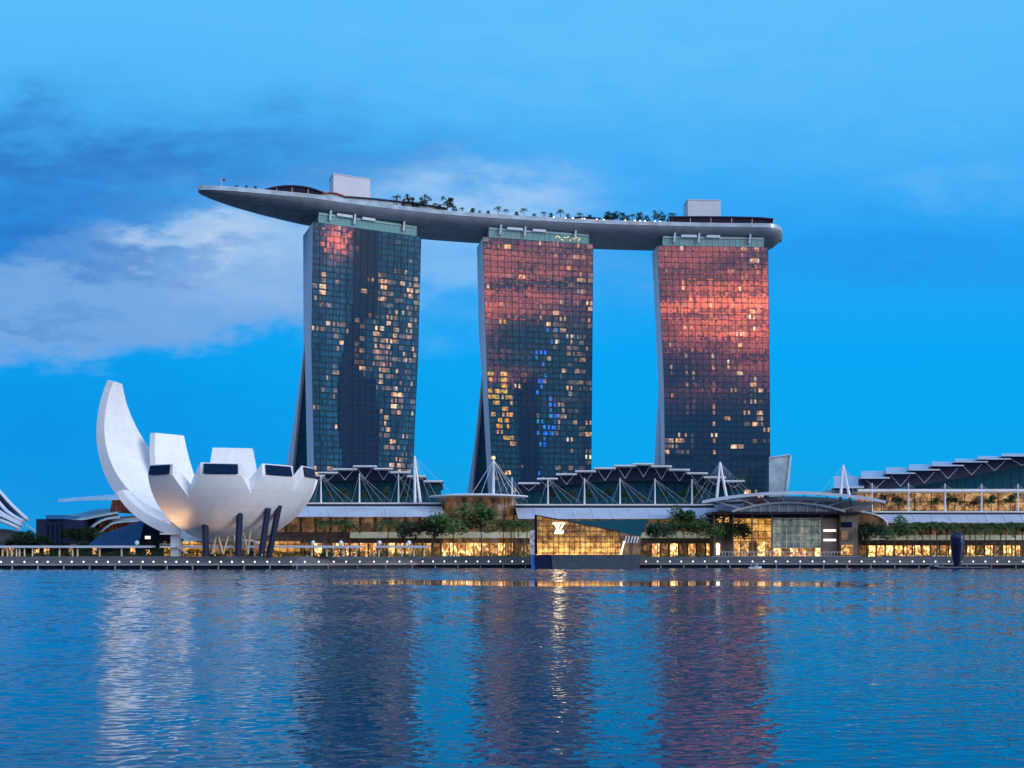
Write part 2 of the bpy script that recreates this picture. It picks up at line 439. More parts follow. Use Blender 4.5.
# ------------------------------------------------------------------ setting: water, land, promenade
EDGE = [(-900, 380), (-230, 372), (-82, 372), (-62, 396), (-40, 424), (40, 428), (260, 406), (900, 380)]
def edge_y(x):
    for (x0, y0), (x1, y1) in zip(EDGE, EDGE[1:]):
        if x0 <= x <= x1: return y0 + (y1 - y0) * (x - x0) / (x1 - x0)
    return 400
def build_water():
    import numpy as np
    rg = np.random.default_rng(5)
    ys = [10.0]
    while ys[-1] < 432: ys.append(ys[-1] + max(.055, .0017 * ys[-1]))
    ys = np.array(ys); tt = np.linspace(-1, 1, 1000); cs = np.sign(tt) * np.abs(tt) ** 1.7
    Yg = np.repeat(ys[:, None], cs.size, 1)
    Xg = cs[None, :] * (Yg * .86 + 60)
    h = np.zeros_like(Xg)
    lmin = np.maximum(.26, 4.4 * np.maximum(.055, .0017 * Yg)); norm = np.zeros_like(Xg) + 1e-6
    for i in range(90):
        lam = .26 * (11.0 / .26) ** ((i + rg.random()) / 90)
        th = rg.normal(math.pi / 2 + .2, .7)
        k = 2 * math.pi / lam
        wgt = np.clip((lam / lmin - .9) / .5, 0, 1) * np.clip((4.2 - lam / lmin) / 2.6, 0, 1) + .10 * (lam > lmin)
        norm += wgt ** 2 * .5
        h += wgt / k * np.sin(k * (Xg * math.cos(th) + Yg * math.sin(th)) + rg.uniform(0, 6.28))
    h *= WAVE_SLOPE / np.sqrt(norm)
    patch = np.zeros_like(Xg)
    for i in range(9):
        lx, ly = rg.uniform(40, 160), rg.uniform(20, 70)
        patch += np.sin(Xg / lx * 6.28 + rg.uniform(0, 6.28)) * np.sin(Yg / ly * 6.28 + rg.uniform(0, 6.28))
    h *= np.clip(1 + .14 * patch, .55, 1.5)
    yw = Yg + 5 * np.sin(Xg * .05) + 3 * np.sin(Xg * .13 + 1)
    sm = lambda v, a, b: np.clip((v - a) / (b - a), 0, 1) ** 2 * (3 - 2 * np.clip((v - a) / (b - a), 0, 1))
    slick = sm(yw, 146, 154) * (1 - sm(yw, 178, 190)) * sm(Xg, -42, -22) * (1 - sm(Xg, 40, 66))
    h *= (1 - .97 * slick) * (1 + .6 * sm(yw, 190, 215))
    h *= 1 - sm(np.abs(cs)[None, :] + 0 * Yg, .82, .99)
    Xg[:, 0] = -5000; Xg[:, -1] = 5000; Yg = Yg.copy(); Yg[0, :] = -1500; Yg[-1, :] = 560
    h[:, 0] = h[:, -1] = 0; h[0, :] = h[-1, :] = 0
    n0, n1 = h.shape
    co = np.stack([Xg, Yg, h], -1).reshape(-1, 3)
    idx = np.arange(n0 * n1).reshape(n0, n1)
    q = np.stack([idx[:-1, :-1], idx[:-1, 1:], idx[1:, 1:], idx[1:, :-1]], -1).reshape(-1, 4)
    me = bpy.data.meshes.new('water')
    me.vertices.add(len(co)); me.vertices.foreach_set('co', co.astype(np.float32).ravel())
    me.loops.add(q.size); me.loops.foreach_set('vertex_index', q.astype(np.int32).ravel())
    me.polygons.add(len(q)); me.polygons.foreach_set('loop_start', (np.arange(len(q)) * 4).astype(np.int32))
    me.polygons.foreach_set('use_smooth', np.ones(len(q), dtype=bool))
    me.update(calc_edges=True)
    me.materials.append(M['water'])
    o = bpy.data.objects.new('water', me); C.objects.link(o)
    return struct(o)
WAVE_SLOPE = .07
build_water()
g = MB()
g.grid([[(x, edge_y(max(-899, min(899, x))) + 14, 5.0) for x in [e[0] for e in EDGE]], [(e[0] * 12, 9000, 5.0) for e in EDGE]])
struct(g.build('ground', M['soil']))
# promenade profile: (offset behind the water edge, z)
prof = [(1.6, -3), (1.6, 1.55), (0, 1.55), (0, 2.3), (4.0, 2.3), (4.0, 2.85), (6.0, 2.85), (6.0, 3.4), (8.0, 3.4), (8.0, 3.95), (10, 3.95), (10, 4.5), (12, 4.5), (12, 5.03), (34, 5.03)]
pm = MB()
for k, (a, b) in enumerate(zip(prof, prof[1:])):
    pm.cm = 0 if k in (0, 1) else 2 if k == 2 else 1
    pm.grid([[(x, y + a[0], a[1]) for x, y in EDGE], [(x, y + b[0], b[1]) for x, y in EDGE]])
prom = struct(pm.build('promenade', [M['dark'], M['wood'], M['grey']]))
pl0 = None
for k in range(46):
    x = -215 + k * 9.6
    if pl0 is None:
        b = MB(); b.bar((0, 0, -2), (0, 0, 1.55), .28, n=7); pl0 = b.build('pile', M['grey'], prom); o = pl0
    else:
        o = pl0.copy(); C.objects.link(o); o.parent = prom
    o.location = (x, edge_y(x) + .5, 0)

# ------------------------------------------------------------------ hotel towers
BLK = (0, 0, 0)
ROOM = [0, 0]
def tower(label, Oxy, yaw, Zt, levels, d1, vouts, vins, zsplit, style, seed):
    rnd = random.Random(seed)
    Ox, Oy = Oxy
    t = thing('hotel_tower', label, 'hotel tower', (Ox, Oy, 5))
    Uv = Vector((math.cos(yaw), math.sin(yaw), 0)); Vv = Vector((-math.sin(yaw), math.cos(yaw), 0))
    O = Vector((Ox, Oy, 0))
    def W(u, v, z): return O + Uv * u + Vv * v + Vector((0, 0, z))
    def upx(px):
        k = (px - 512) / F
        return (k * Oy - Ox) / (Uv.x - k * Uv.y)
    lv = [(z, upx(a), upx(b)) for z, a, b in levels]          # top to bottom
    def lr(z):
        for (z0, a0, b0), (z1, a1, b1) in zip(lv, lv[1:]):
            if z >= z1:
                q = (z0 - z) / (z0 - z1); return a0 + (a1 - a0) * q, b0 + (b1 - b0) * q
        return lv[-1][1:]
    def lerp(tab, z):
        for (z0, a0), (z1, a1) in zip(tab, tab[1:]):
            if z >= z1: return a0 + (a1 - a0) * (z0 - z) / (z0 - z1)
        return tab[-1][1]
    def vpx(z, px):
        p = W(lr(z)[0], 0, z); k = (px - 512) / F
        return (k * p.y - p.x) / (Vv.x - k * Vv.y)
    vouts = [(z, v if px is None else vpx(z, px)) for z, v, px in vouts]
    vins = [(z, v if px is None else vpx(z, px)) for z, v, px in vins]
    NF, NB = 55, 16
    zs = [5 + (Zt - 5) * k / 44 for k in range(45)]
    # front slab end wall + body (behind the glass), back slab
    fs = MB(); bs = MB()
    rowsF = []; rowsB = []
    for z in zs:
        a, b = lr(z)
        rowsF.append([W(a, .25, z), W(a, d1, z), W(b, d1, z), W(b, .25, z)])
        vo = lerp(vouts, z); vi = max(d1 + .01, lerp(vins, z)) if z < zsplit else d1 + .01
        rowsB.append([W(a, vi, z), W(a, vo, z), W(b, vo, z), W(b, vi, z)])
    fs.grid(rowsF, True); fs.cap(rowsF[-1])
    bs.grid(rowsB, True); bs.cap(rowsB[-1])
    fs.build('front_slab', M['end_wall'], t); bs.build('leaning_slab', M['end_wall'], t)
    ag = MB(); am = MB()
    zz = [z for z in zs if z <= zsplit + 3]
    rows = []
    for z in zz:
        a, b = lr(z); vi = max(d1 + .05, lerp(vins, z))
        rows.append([W(a + 1.5, d1, z), W(a + 1.5, vi, z)])
        am.bar(rows[-1][0] - Uv * .15, rows[-1][1] - Uv * .15, .16, n=4)
    ag.grid(rows); ag.build('atrium_glass', M['atrium_dark'], t)
    am.build('atrium_mullion', M['mullion'], t)
    # glass panes
    verts = []; faces = []; pane = []; room_and_reflection = []
    cl = {}
    def clus(i, j):      # smooth random clusters
        key = (i // 3, j // 4)
        if key not in cl: cl[key] = rnd.random()
        return cl[key]
    for j in range(NF):
        z0 = 5 + (Zt - 5) * j / NF; z1 = 5 + (Zt - 5) * (j + 1) / NF
        for i in range(NB):
            ROOM[0] = rnd.random(); ROOM[1] = rnd.choice((.12, .18, .25, .35, .5, .7, 1.0, 1.3))
            for h in range(3):
                for part in range(2):
                    sa = (i + h / 3) / NB; sb = (i + (h + 1) / 3) / NB
                    za = z0 if part == 0 else z0 + (z1 - z0) * .28
                    zb = z0 + (z1 - z0) * .28 if part == 0 else z1
                    (a0, b0), (a1, b1) = lr(za), lr(zb)
                    p = [W(a0 + (b0 - a0) * sa, 0, za), W(a0 + (b0 - a0) * sb, 0, za), W(a1 + (b1 - a1) * sb, 0, zb), W(a1 + (b1 - a1) * sa, 0, zb)]
                    tx, tz = rnd.gauss(0, .0007), rnd.gauss(0, .0009)
                    for q, (sx, sz) in enumerate(((-1, -1), (1, -1), (1, 1), (-1, 1))):
                        p[q] = p[q] - Vv * (.05 + (sx * tx * 2 + sz * tz * 1.5))
                    n0 = len(verts); verts += p; faces.append([n0, n0 + 1, n0 + 2, n0 + 3])
                    s = (i + (h + .5) / 3) / NB
                    tt = 1 - (j + .5) / NF
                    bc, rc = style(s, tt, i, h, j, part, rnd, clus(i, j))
                    pane.append(bc); room_and_reflection.append(rc)
    me = bpy.data.meshes.new('glass_facade')
    L = Vector((Ox, Oy, 5))
    me.from_pydata([tuple(v - L) for v in verts], [], faces)
    for nm, dat in (('pane', pane), ('room_and_reflection', room_and_reflection)):
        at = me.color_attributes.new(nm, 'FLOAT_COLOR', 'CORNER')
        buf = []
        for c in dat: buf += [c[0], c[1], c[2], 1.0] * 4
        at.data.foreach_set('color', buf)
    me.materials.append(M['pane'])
    o = bpy.data.objects.new('glass_facade', me); C.objects.link(o); o.parent = t
    mu = MB()
    for j in range(NF + 1):
        z = 5 + (Zt - 5) * j / NF; a, b = lr(z)
        mu.box(W((a + b) / 2, -.12, z), (b - a, .14, .17), Matrix.Rotation(yaw, 3, 'Z'))
    for i in range(NB + 1):
        pts = []
        for z in zs[::4]:
            a, b = lr(z); pts.append(W(a + (b - a) * i / NB, -.16, z))
        mu.tube(pts, .12, 4)
    mu.build('mullion_grid', M['mullion'], t)
    # crown storey under the roof garden
    a, b = lr(Zt)
    cr = MB(); cm = MB()
    w_ = (b - a)
    cr.prism([W(a + w_ * .06, 2.2, Zt + .02), W(b - w_ * .03, 2.2, Zt + .02), W(b - w_ * .03, d1, Zt + .02), W(a + w_ * .06, d1, Zt + .02)], (0, 0, 6.6))
    for k in range(19):
        u = a + w_ * (.06 + .91 * k / 18); cm.box(W(u, 2.05, Zt + 2.7), (.2, .2, 5.4))
    cm.box(W((a + b) / 2 + w_ * .015, 1.95, Zt + 5.5), (w_ * .91, .6, .4), Matrix.Rotation(yaw, 3, 'Z'))
    co = cr.build('crown_storey', M['crown'], t); cm.build('crown_frame', M['pale_glass'], co)
    for k, fr in enumerate((.16, .38, .84)):
        b2 = MB(); u = a + w_ * fr
        b2.box(W(u, 1.2, Zt + 5.2), (1.0, 1.2, 5.6), Matrix.Rotation(yaw, 3, 'Z') @ Matrix.Rotation(.12, 3, 'Y')); b2.build('strut', M['canopy'], t)
    for f0, f1 in ((.22, .36), (.45, .57)):
        b2 = MB(); b2.box(W(a + w_ * (f0 + f1) / 2, 1.3, Zt + 6.3), (w_ * (f1 - f0), 1.2, 1.4), Matrix.Rotation(yaw, 3, 'Z')); b2.build('plant_louvre', M['box'], t)
    return t, W, lr

def warm(r, k=1.0):
    q = r.random()
    if q < .15: return (k * .9, k * .36, k * .07)
    if q > .86: return (k * .75, k * .66, k * .5)
    return (k * (.55 + .35 * q), k * (.26 + .22 * q), k * (.08 + .16 * q))
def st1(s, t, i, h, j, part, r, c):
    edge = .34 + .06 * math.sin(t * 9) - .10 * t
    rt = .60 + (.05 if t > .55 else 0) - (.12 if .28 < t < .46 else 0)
    if edge < s < rt: base = (.004, .010, .032)  # dark building reflection painted into the centre panes
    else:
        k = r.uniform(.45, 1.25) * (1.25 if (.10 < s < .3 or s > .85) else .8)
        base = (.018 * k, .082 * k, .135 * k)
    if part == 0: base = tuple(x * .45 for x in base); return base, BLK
    p = 0.0
    if s > rt: p = .5 * (c > .42) + .05
    elif s > rt - .08 and .26 < t < .44: p = .5
    elif s < edge: p = .26 * (c > .55) + .02
    elif .15 < t < .2: p = .06
    if .14 < t < .20 and s > .82: p = .75
    if t < .12: p *= .15
    if ROOM[0] < p * 1.3 and r.random() < .66: return base, warm(r, ROOM[1] * r.uniform(.4, 1.1))
    return base, BLK
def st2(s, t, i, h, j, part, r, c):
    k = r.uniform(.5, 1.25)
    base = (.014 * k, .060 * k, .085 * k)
    if (.28 < s < .47 and t > .42): base = (.004, .012, .035)  # column of dark reflection put into the pane colour
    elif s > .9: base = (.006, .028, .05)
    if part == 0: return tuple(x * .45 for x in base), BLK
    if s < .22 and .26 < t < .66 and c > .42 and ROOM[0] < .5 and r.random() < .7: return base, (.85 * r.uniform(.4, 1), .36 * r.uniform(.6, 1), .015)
    if .46 < s < .66 and .27 < t < .92:  # blue reflection painted in as glowing panes
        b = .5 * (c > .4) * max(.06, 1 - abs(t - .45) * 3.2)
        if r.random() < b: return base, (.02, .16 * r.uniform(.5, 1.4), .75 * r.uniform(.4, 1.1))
    p = .02
    if s > .62: p = .40 * (c > .42) + .06
    if s > .62 and t > .7: p = .5 * (c > .3)
    if s < .28 and t > .62: p = .4 * (c > .4)
    if .49 < s < .53 and t < .2: p = .55
    if t < .26 and s < .85: p = max(p * .3, .03, .55 * (.49 < s < .53))
    if ROOM[0] < p * 1.3 and r.random() < .66: return base, warm(r, ROOM[1] * r.uniform(.4, 1.1))
    return base, BLK
def st3(s, t, i, h, j, part, r, c):
    k = r.uniform(.8, 1.15)
    base = (.010 * k, .034 * k, .062 * k)
    if .26 < s < .46 and t > .45: base = (.007, .026, .055)  # dark reflection in the lower centre, painted as base colour
    if part == 0: return tuple(x * .6 for x in base), BLK
    if abs(t - .685) < .012 and (s < .28 or .42 < s < .5 or s > .62): return (.004, .01, .02), BLK
    p = .012
    if i == 7 and h == 1 and .15 < t < .7: p = .7
    if i == 1 and h == 0 and t < .62: p = .4
    if i in (3, 4) and h == 1 and t < .55: p = .45
    if s > .6: p = .26 * (c > .5) + .02
    if .6 < s < .95 and t < .22: p = .3
    if s < .28 and .6 < t < .67: p = .5
    if s > .6 and t > .72: p = .32 * (c > .35)
    if ROOM[0] < p * 1.35 and r.random() < .62: return base, warm(r, ROOM[1] * r.uniform(.5, 1.15))
    return base, BLK

T = []
T.append(tower('leftmost of the three hotel towers, dark teal glass with a painted dark centre reflection', (-84, 557), R(24), 188,
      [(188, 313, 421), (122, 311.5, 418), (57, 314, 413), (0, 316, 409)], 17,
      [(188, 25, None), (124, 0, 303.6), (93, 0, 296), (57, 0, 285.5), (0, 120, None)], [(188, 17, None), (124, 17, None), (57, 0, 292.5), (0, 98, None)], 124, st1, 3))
T.append(tower('middle hotel tower with yellow lit rooms, a painted blue reflection and a pink sky reflection', (14, 581), R(12), 189,
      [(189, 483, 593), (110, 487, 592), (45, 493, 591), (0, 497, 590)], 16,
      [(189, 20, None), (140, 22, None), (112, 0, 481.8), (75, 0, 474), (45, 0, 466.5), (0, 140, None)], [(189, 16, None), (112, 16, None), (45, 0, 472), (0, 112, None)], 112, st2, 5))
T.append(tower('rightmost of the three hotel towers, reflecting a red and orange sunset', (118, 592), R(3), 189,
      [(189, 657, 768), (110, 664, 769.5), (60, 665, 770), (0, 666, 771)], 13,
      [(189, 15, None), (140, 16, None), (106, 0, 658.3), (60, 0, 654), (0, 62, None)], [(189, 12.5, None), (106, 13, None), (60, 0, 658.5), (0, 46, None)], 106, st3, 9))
# yellow lettering-like lights inside the middle crown
yl = MB(); _, W2, lr2 = T[1]; a, b = lr2(189)
for k in range(9):
    u = a + (b - a) * (.66 + .026 * k); zc = 189.6 + 2.5
    yl.bar(W2(u, 1.7, zc + math.sin(k * 2.2) * 1.0), W2(u + 1.3, 1.7, zc + math.cos(k * 1.7) * 1.2), .17, n=5)
yl.build('lit_squiggle', M['yellow_sign'], T[1][0])

# ------------------------------------------------------------------ roof garden deck across the towers
PATH = [(-167, 533), (-158, 540), (-130, 555), (-92, 572), (-44, 588), (10, 599), (62, 606), (114, 610), (148, 611), (164.5, 611)]
def catmull(pts, n=10):
    out = []
    P_ = [pts[0]] + pts + [pts[-1]]
    for i in range(1, len(P_) - 2):
        p0, p1, p2, p3 = [Vector(p) for p in P_[i - 1:i + 3]]
        for k in range(n):
            t = k / n
            out.append(.5 * ((2 * p1) + (p2 - p0) * t + (2 * p0 - 5 * p1 + 4 * p2 - p3) * t * t + (3 * p1 - p0 - 3 * p2 + p3) * t ** 3))
    out.append(Vector(pts[-1])); return out
cp = catmull(PATH, 9)
DECK = 201.5
plen = [0]
for a, b in zip(cp, cp[1:]): plen.append(plen[-1] + (b - a).length)
Ltot = plen[-1]
def hw(d):      # half width along the deck
    q = d / Ltot
    left = min(1, (d / 60)) ** .5 if d > 0 else 0.02
    e = Ltot - d
    right = math.sqrt(max(0.02, 1 - max(0, (14 - e) / 14) ** 2))
    return max(.6, 19 * left * right)
def hd(d):      # hull depth
    e = Ltot - d
    return max(1.2, 7.2 * min(1, (d / 70)) ** .5 * (math.sqrt(max(.25, 1 - max(0, (9 - e) / 9) ** 2))))
sp = thing('rooftop_garden_deck', 'long grey boat-shaped rooftop deck spanning the tops of the three towers', 'rooftop deck', (-84, 557, 190))
frames = []
for k, c in enumerate(cp):
    tg = (cp[min(k + 1, len(cp) - 1)] - cp[max(k - 1, 0)]).normalized()
    nn = Vector((tg.y, -tg.x))     # towards the camera
    frames.append((c, tg, nn, plen[k]))
hull = MB(); rows = []; rim = MB(); rimrows = []; deckm = MB(); rows_d = []
for c, tg, nn, d in frames:
    hwid, dep = hw(d), hd(d); r_ = []
    for q in range(21):
        an = math.pi * q / 20
        cx = math.cos(an); sx = math.sin(an)
        off = hwid * (abs(cx) ** .8) * (1 if cx >= 0 else -1)
        zz_ = DECK - .2 - dep * (sx ** .85)
        r_.append((c.x + nn.x * off, c.y + nn.y * off, zz_))
    rows.append(r_)
    rows_d.append([(c.x + nn.x * (hwid - .3), c.y + nn.y * (hwid - .3), DECK), (c.x - nn.x * (hwid - .3), c.y - nn.y * (hwid - .3), DECK)])
hull.grid(rows); hull.cap(rows[0]); hull.cap(rows[-1][::-1])
hull.build('hull', M['hull'], sp, True)
deckm.grid(rows_d); deckm.build('deck_floor', M['paving'], sp)
for sgn in (1, -1):
    pr = MB(); rr = []
    for c, tg, nn, d in frames:
        h_ = hw(d); i_ = (h_ - .05) * sgn; o_ = (h_ + .12) * sgn
        rr.append([(c.x + nn.x * o_, c.y + nn.y * o_, DECK - 1.1), (c.x + nn.x * o_, c.y + nn.y * o_, DECK + 1.25), (c.x + nn.x * i_, c.y + nn.y * i_, DECK + 1.25), (c.x + nn.x * i_, c.y + nn.y * i_, DECK - .1)])
    pr.grid(rr); pr.build('parapet', M['pale_glass'], sp)
def deck_at(px, side=.7):
    best = None
    for k in range(len(frames) - 1):
        for s in (0, .25, .5, .75):
            c = frames[k][0].lerp(frames[k + 1][0], s); nn = frames[k][2]; h_ = hw(frames[k][3])
            q = c + nn * h_ * side
            e = abs(512 + F * q.x / q.y - px)
            if best is None or e < best[0]: best = (e, q, math.atan2(frames[k][1].y, frames[k][1].x))
    return best[1], best[2]
def lift_core(px0, px1, ztop, lab):
    c, an = deck_at((px0 + px1) / 2, .4); ztop = P(0, ztop, c.y - 7).z
    wd = (px1 - px0) * c.y / F
    t = thing('lift_core_box', lab, 'roof box', (c.x, c.y, DECK))
    b = MB(); mt = Matrix.Rotation(an, 3, 'Z')
    b.box((c.x, c.y, (DECK + .02 + ztop) / 2), (wd, 11, ztop - DECK - .02), mt); b.build('box_wall', M['box'], t)
    b = MB(); b.box((c.x, c.y, ztop + .25), (wd + .5, 11.5, .45), mt); b.build('roof_cap', M['box'], t)
    for k in range(3):
        b = MB(); b.bar((c.x - 1 + k * 2.2, c.y, ztop + .45), (c.x - 1 + k * 2.2, c.y, ztop + 1.9), .55, n=6); b.build('vent', M['dark'], t)
lift_core(331, 368, 175.5, 'pale box on the rooftop deck above the leftmost tower')
lift_core(686, 719, 199.5, 'pale box on the rooftop deck above the rightmost tower')
# pavilions on the deck: dark curved roofs on posts
def deck_pavilion(px0, px1, h, side, lab, name='rooftop_pavilion', roofm='navy', wallm='pale_glass', bow=1.0, depth=9, nseg=10):
    t = None; rows_t = []; rows_w = []
    for k in range(nseg + 1):
        px = px0 + (px1 - px0) * k / nseg
        q, an = deck_at(px, side); nn = Vector((math.sin(an), -math.cos(an)))
        hh = h * (1 - bow * abs(2 * k / nseg - 1) ** 2)
        a = q; b = q - nn * depth
        z1 = DECK + max(.9, hh)
        rows_t.append([(a.x + nn.x * .9, a.y + nn.y * .9, z1), (a.x + nn.x * .9, a.y + nn.y * .9, z1 + .7), (b.x, b.y, z1 + .7), (b.x, b.y, z1)])
        rows_w.append([(a.x, a.y, DECK + .02), (a.x, a.y, z1)])
        if k == 0: t = thing(name, lab, 'pavilion', (a.x, a.y, DECK))
    m_ = MB(); m_.grid(rows_t, True); m_.cap(rows_t[0]); m_.cap(rows_t[-1][::-1]); m_.build('roof', M[roofm], t)
    m_ = MB(); m_.grid(rows_w); m_.build('front_wall', M[wallm], t)
    for k in range(0, nseg + 1, 2):
        p0, p1 = rows_w[k]; m_ = MB(); m_.bar((p0[0], p0[1] - .2, p0[2]), (p1[0], p1[1] - .2, p1[2]), .14, n=5); m_.build('post', M['white_metal'], t)
deck_pavilion(262, 338, 6.2, .7, 'low dark domed roof at the left end of the rooftop deck', bow=.75, wallm='dglass')
deck_pavilion(320, 348, 3.6, .9, 'small pale tent roof with a red edge below the left rooftop box', roofm='red', bow=.6)
deck_pavilion(345, 448, 4.3, .8, 'long dark hedge-topped pavilion between the left rooftop box and the palms', bow=.25)
deck_pavilion(670, 773, 5.6, .8, 'dark long flat-roofed pavilion under the right rooftop box', bow=.12, wallm='dglass')
deck_pavilion(574, 600, 3.0, .8, 'small low dark kiosk on the deck above the middle tower', bow=.1)
q_, _ = deck_at(222, .8)
fp = thing('flag_pole', 'thin pole with a small red flag at the left tip of the rooftop deck', 'flag pole', (q_.x, q_.y, DECK))
b = MB(); b.bar((q_.x, q_.y, DECK), (q_.x, q_.y, DECK + 6), .12, n=5); b.build('pole', M['white_metal'], fp)
b = MB(); b.prism([(q_.x + .12, q_.y, DECK + 4.6), (q_.x + 1.9, q_.y + .2, DECK + 4.5), (q_.x + 1.8, q_.y + .2, DECK + 5.7), (q_.x + .12, q_.y, DECK + 5.8)], (0, .05, 0)); b.build('flag', M['red'], fp)

# ------------------------------------------------------------------ trees
def crown_mesh(rx, rz, n, leaf, rnd, lobes=7, z0=0.0):
    b = MB(); L = []
    for k in range(lobes):
        a = rnd.uniform(0, 6.28); rr = rx * rnd.uniform(.15, .72)
        L.append((Vector((rr * math.cos(a), rr * math.sin(a), z0 + rz * rnd.uniform(-.55, .65))), rx * rnd.uniform(.30, .52)))
    for k in range(n):
        c, r = rnd.choice(L)
        d = Vector((rnd.gauss(0, 1), rnd.gauss(0, 1), rnd.gauss(0, 1))).normalized() * r * rnd.uniform(.45, 1.12)
        d.z *= .75
        p = c + d
        u = Vector((rnd.gauss(0, 1), rnd.gauss(0, 1), rnd.gauss(0, .6))).normalized(); v = u.orthogonal().normalized()
        s = leaf * rnd.uniform(.6, 1.35)
        b.face([p - u * s, p - v * s * .6, p + u * s, p + v * s * .6])
    return b
def make_tree(name, rnd, h, rx, rz, n=420, leaf=.42, mname='leaf', lobes=8, tr=.22):
    t = thing(name, '', 'tree')
    b = MB(); zc = h - rz
    b.tube([(0, 0, 0), (.12 * rx * .3, 0, zc * .5), (0, .1, zc), (0, 0, zc + rz * .5)], [tr, tr * .8, tr * .6, tr * .3], 6)
    for k in range(4):
        a = k * 1.57 + rnd.random(); b.bar((0, 0, zc * (.72 + .07 * k)), (rx * .6 * math.cos(a), rx * .6 * math.sin(a), zc + rz * .25), tr * .45, tr * .2, 5)
    b.build('trunk', M['trunk'], t)
    crown_mesh(rx, rz, n, leaf, rnd, lobes, zc + rz * .1).build('crown', M[mname], t)
    return t
def make_palm(name, rnd, h, fl, nf=13, mname='leaf_palm', tr=.16):
    t = thing(name, '', 'palm')
    b = MB(); lean = rnd.uniform(-.4, .4)
    b.tube([(0, 0, 0), (lean * .3, 0, h * .5), (lean, 0, h)], [tr * 1.25, tr, tr * .8], 6); b.build('trunk', M['trunk'], t)
    f = MB()
    for k in range(nf):
        a = 6.283 * k / nf + rnd.uniform(-.2, .2); el = rnd.uniform(.1, 1.0); d = Vector((math.cos(a), math.sin(a), 0)); n = Vector((-d.y, d.x, 0))
        def spine(s): return Vector((lean, 0, h)) + d * fl * s * math.cos(el * .6) + Vector((0, 0, fl * (math.sin(el) * s - .80 * s * s)))
        for q in range(12):
            s = (q + .6) / 12; c = spine(s); c2 = spine(min(1, s + .1)); ll = fl * (.30 - .22 * abs(s - .35)) * rnd.uniform(.8, 1.15)
            for sg in (1, -1):
                tipp = c2 + n * sg * ll + Vector((0, 0, -ll * rnd.uniform(.25, .7)))
                f.face([c, c + (c2 - c) * .55, tipp])
        f.face([spine(0), spine(.5) + n * .05, spine(1), spine(.5) - n * .05])
    f.build('crown', M[mname], t)
    return t
rt = random.Random(21)
protos = {}
def plant(kind, loc, s, label, group, rz=None):
    if rz is None: rz = rt.uniform(0, 6.28)
    p, used = protos[kind]
    if not used:
        p.location = loc; p.rotation_euler = (0, 0, rz); p.scale = (s, s, s); p['label'] = label; p['group'] = group
        protos[kind][1] = True; return p
    return dup(p, loc, rz, s, label, group)
for k, args in {
    'deck_round': ('rooftop_tree', 5.6, 2.5, 2.0, 260, .36, 'leaf_dark'),
    'deck_round2': ('rooftop_tree', 6.6, 2.9, 2.4, 300, .36, 'leaf_dark'),
    'big_a': ('shade_tree', 17, 8.4, 5.6, 1500, .52, 'leaf'), 'big_b': ('shade_tree', 18, 7.2, 6.2, 1400, .52, 'leaf'),
    'big_c': ('shade_tree', 13, 7.6, 4.6, 1300, .50, 'leaf_dark'),
    'small': ('terrace_tree', 6.4, 3.3, 2.2, 360, .40, 'leaf_dark'), 'small2': ('terrace_tree', 7.2, 3.0, 2.6, 360, .40, 'leaf_dark')}.items():
    protos[k] = [make_tree(args[0], rt, *args[1:]), False]
protos['deck_palm'] = [make_palm('rooftop_palm', rt, 5.2, 2.6, 12, 'leaf_dark'), False]
protos['palm'] = [make_palm('palm_tree', rt, 9.5, 5.0, 16), False]
protos['palm2'] = [make_palm('palm_tree', rt, 11.0, 4.6, 15), False]
# rooftop trees (px, kind, scale)
dk = [(398, 'deck_palm', 1.0), (410, 'deck_round2', .95), (420, 'deck_palm', .8), (426, 'deck_round2', 1.05), (436, 'deck_palm', .75), (447, 'deck_round2', 1.1), (454, 'deck_round', .7),
      (472, 'deck_round', .6), (488, 'deck_round', .5), (499, 'deck_palm', .85), (516, 'deck_round', .55), (525, 'deck_palm', .85), (533, 'deck_round', .5), (560, 'deck_palm', .9), (569, 'deck_round', .62),
      (605, 'deck_round', .65), (614, 'deck_round', .85), (622, 'deck_round', .85), (640, 'deck_round', .95), (656, 'deck_round2', .95), (672, 'deck_palm', 1.0), (404, 'deck_round', .6), (416, 'deck_round', .7), (441, 'deck_round', .7), (462, 'deck_palm', .6), (480, 'deck_round', .5), (507, 'deck_palm', .7), (543, 'deck_palm', .7), (551, 'deck_round', .6), (580, 'deck_palm', .75), (590, 'deck_round', .6), (609, 'deck_round', .9), (618, 'deck_round2', .8), (627, 'deck_round', .7), (633, 'deck_palm', .8), (648, 'deck_round', .75), (663, 'deck_round2', .8), (256, 'deck_round', .45), (246, 'deck_round', .42), (237, 'deck_round', .36)]
dk = sorted(dk[:-3]) + dk[-3:]
ND = len(dk) - 3
for k, (px, kd, s) in enumerate(dk):
    q, an = deck_at(px, .86)
    where = ('above the left tower' if px < 425 else 'between the left and middle towers' if px < 478 else 'above the middle tower' if px < 595 else 'between the middle and right towers' if px < 652 else 'beside the right rooftop box') if px > 300 else 'at the left tip of the deck'
    sz = 'tiny' if s < .6 else 'small' if s < .8 else 'taller'
    kn = 'palm' if kd == 'deck_palm' else 'round tree'
    plant(kd, (q.x, q.y, DECK), s * 1.35, f'{sz} dark {kn} on the deck {where}, {ORD[k]} from left' if k < ND else f'{sz} dark shrub on the left tip of the rooftop deck, {ORD[ND + 2 - k]} from tip', 'trees on the rooftop deck')
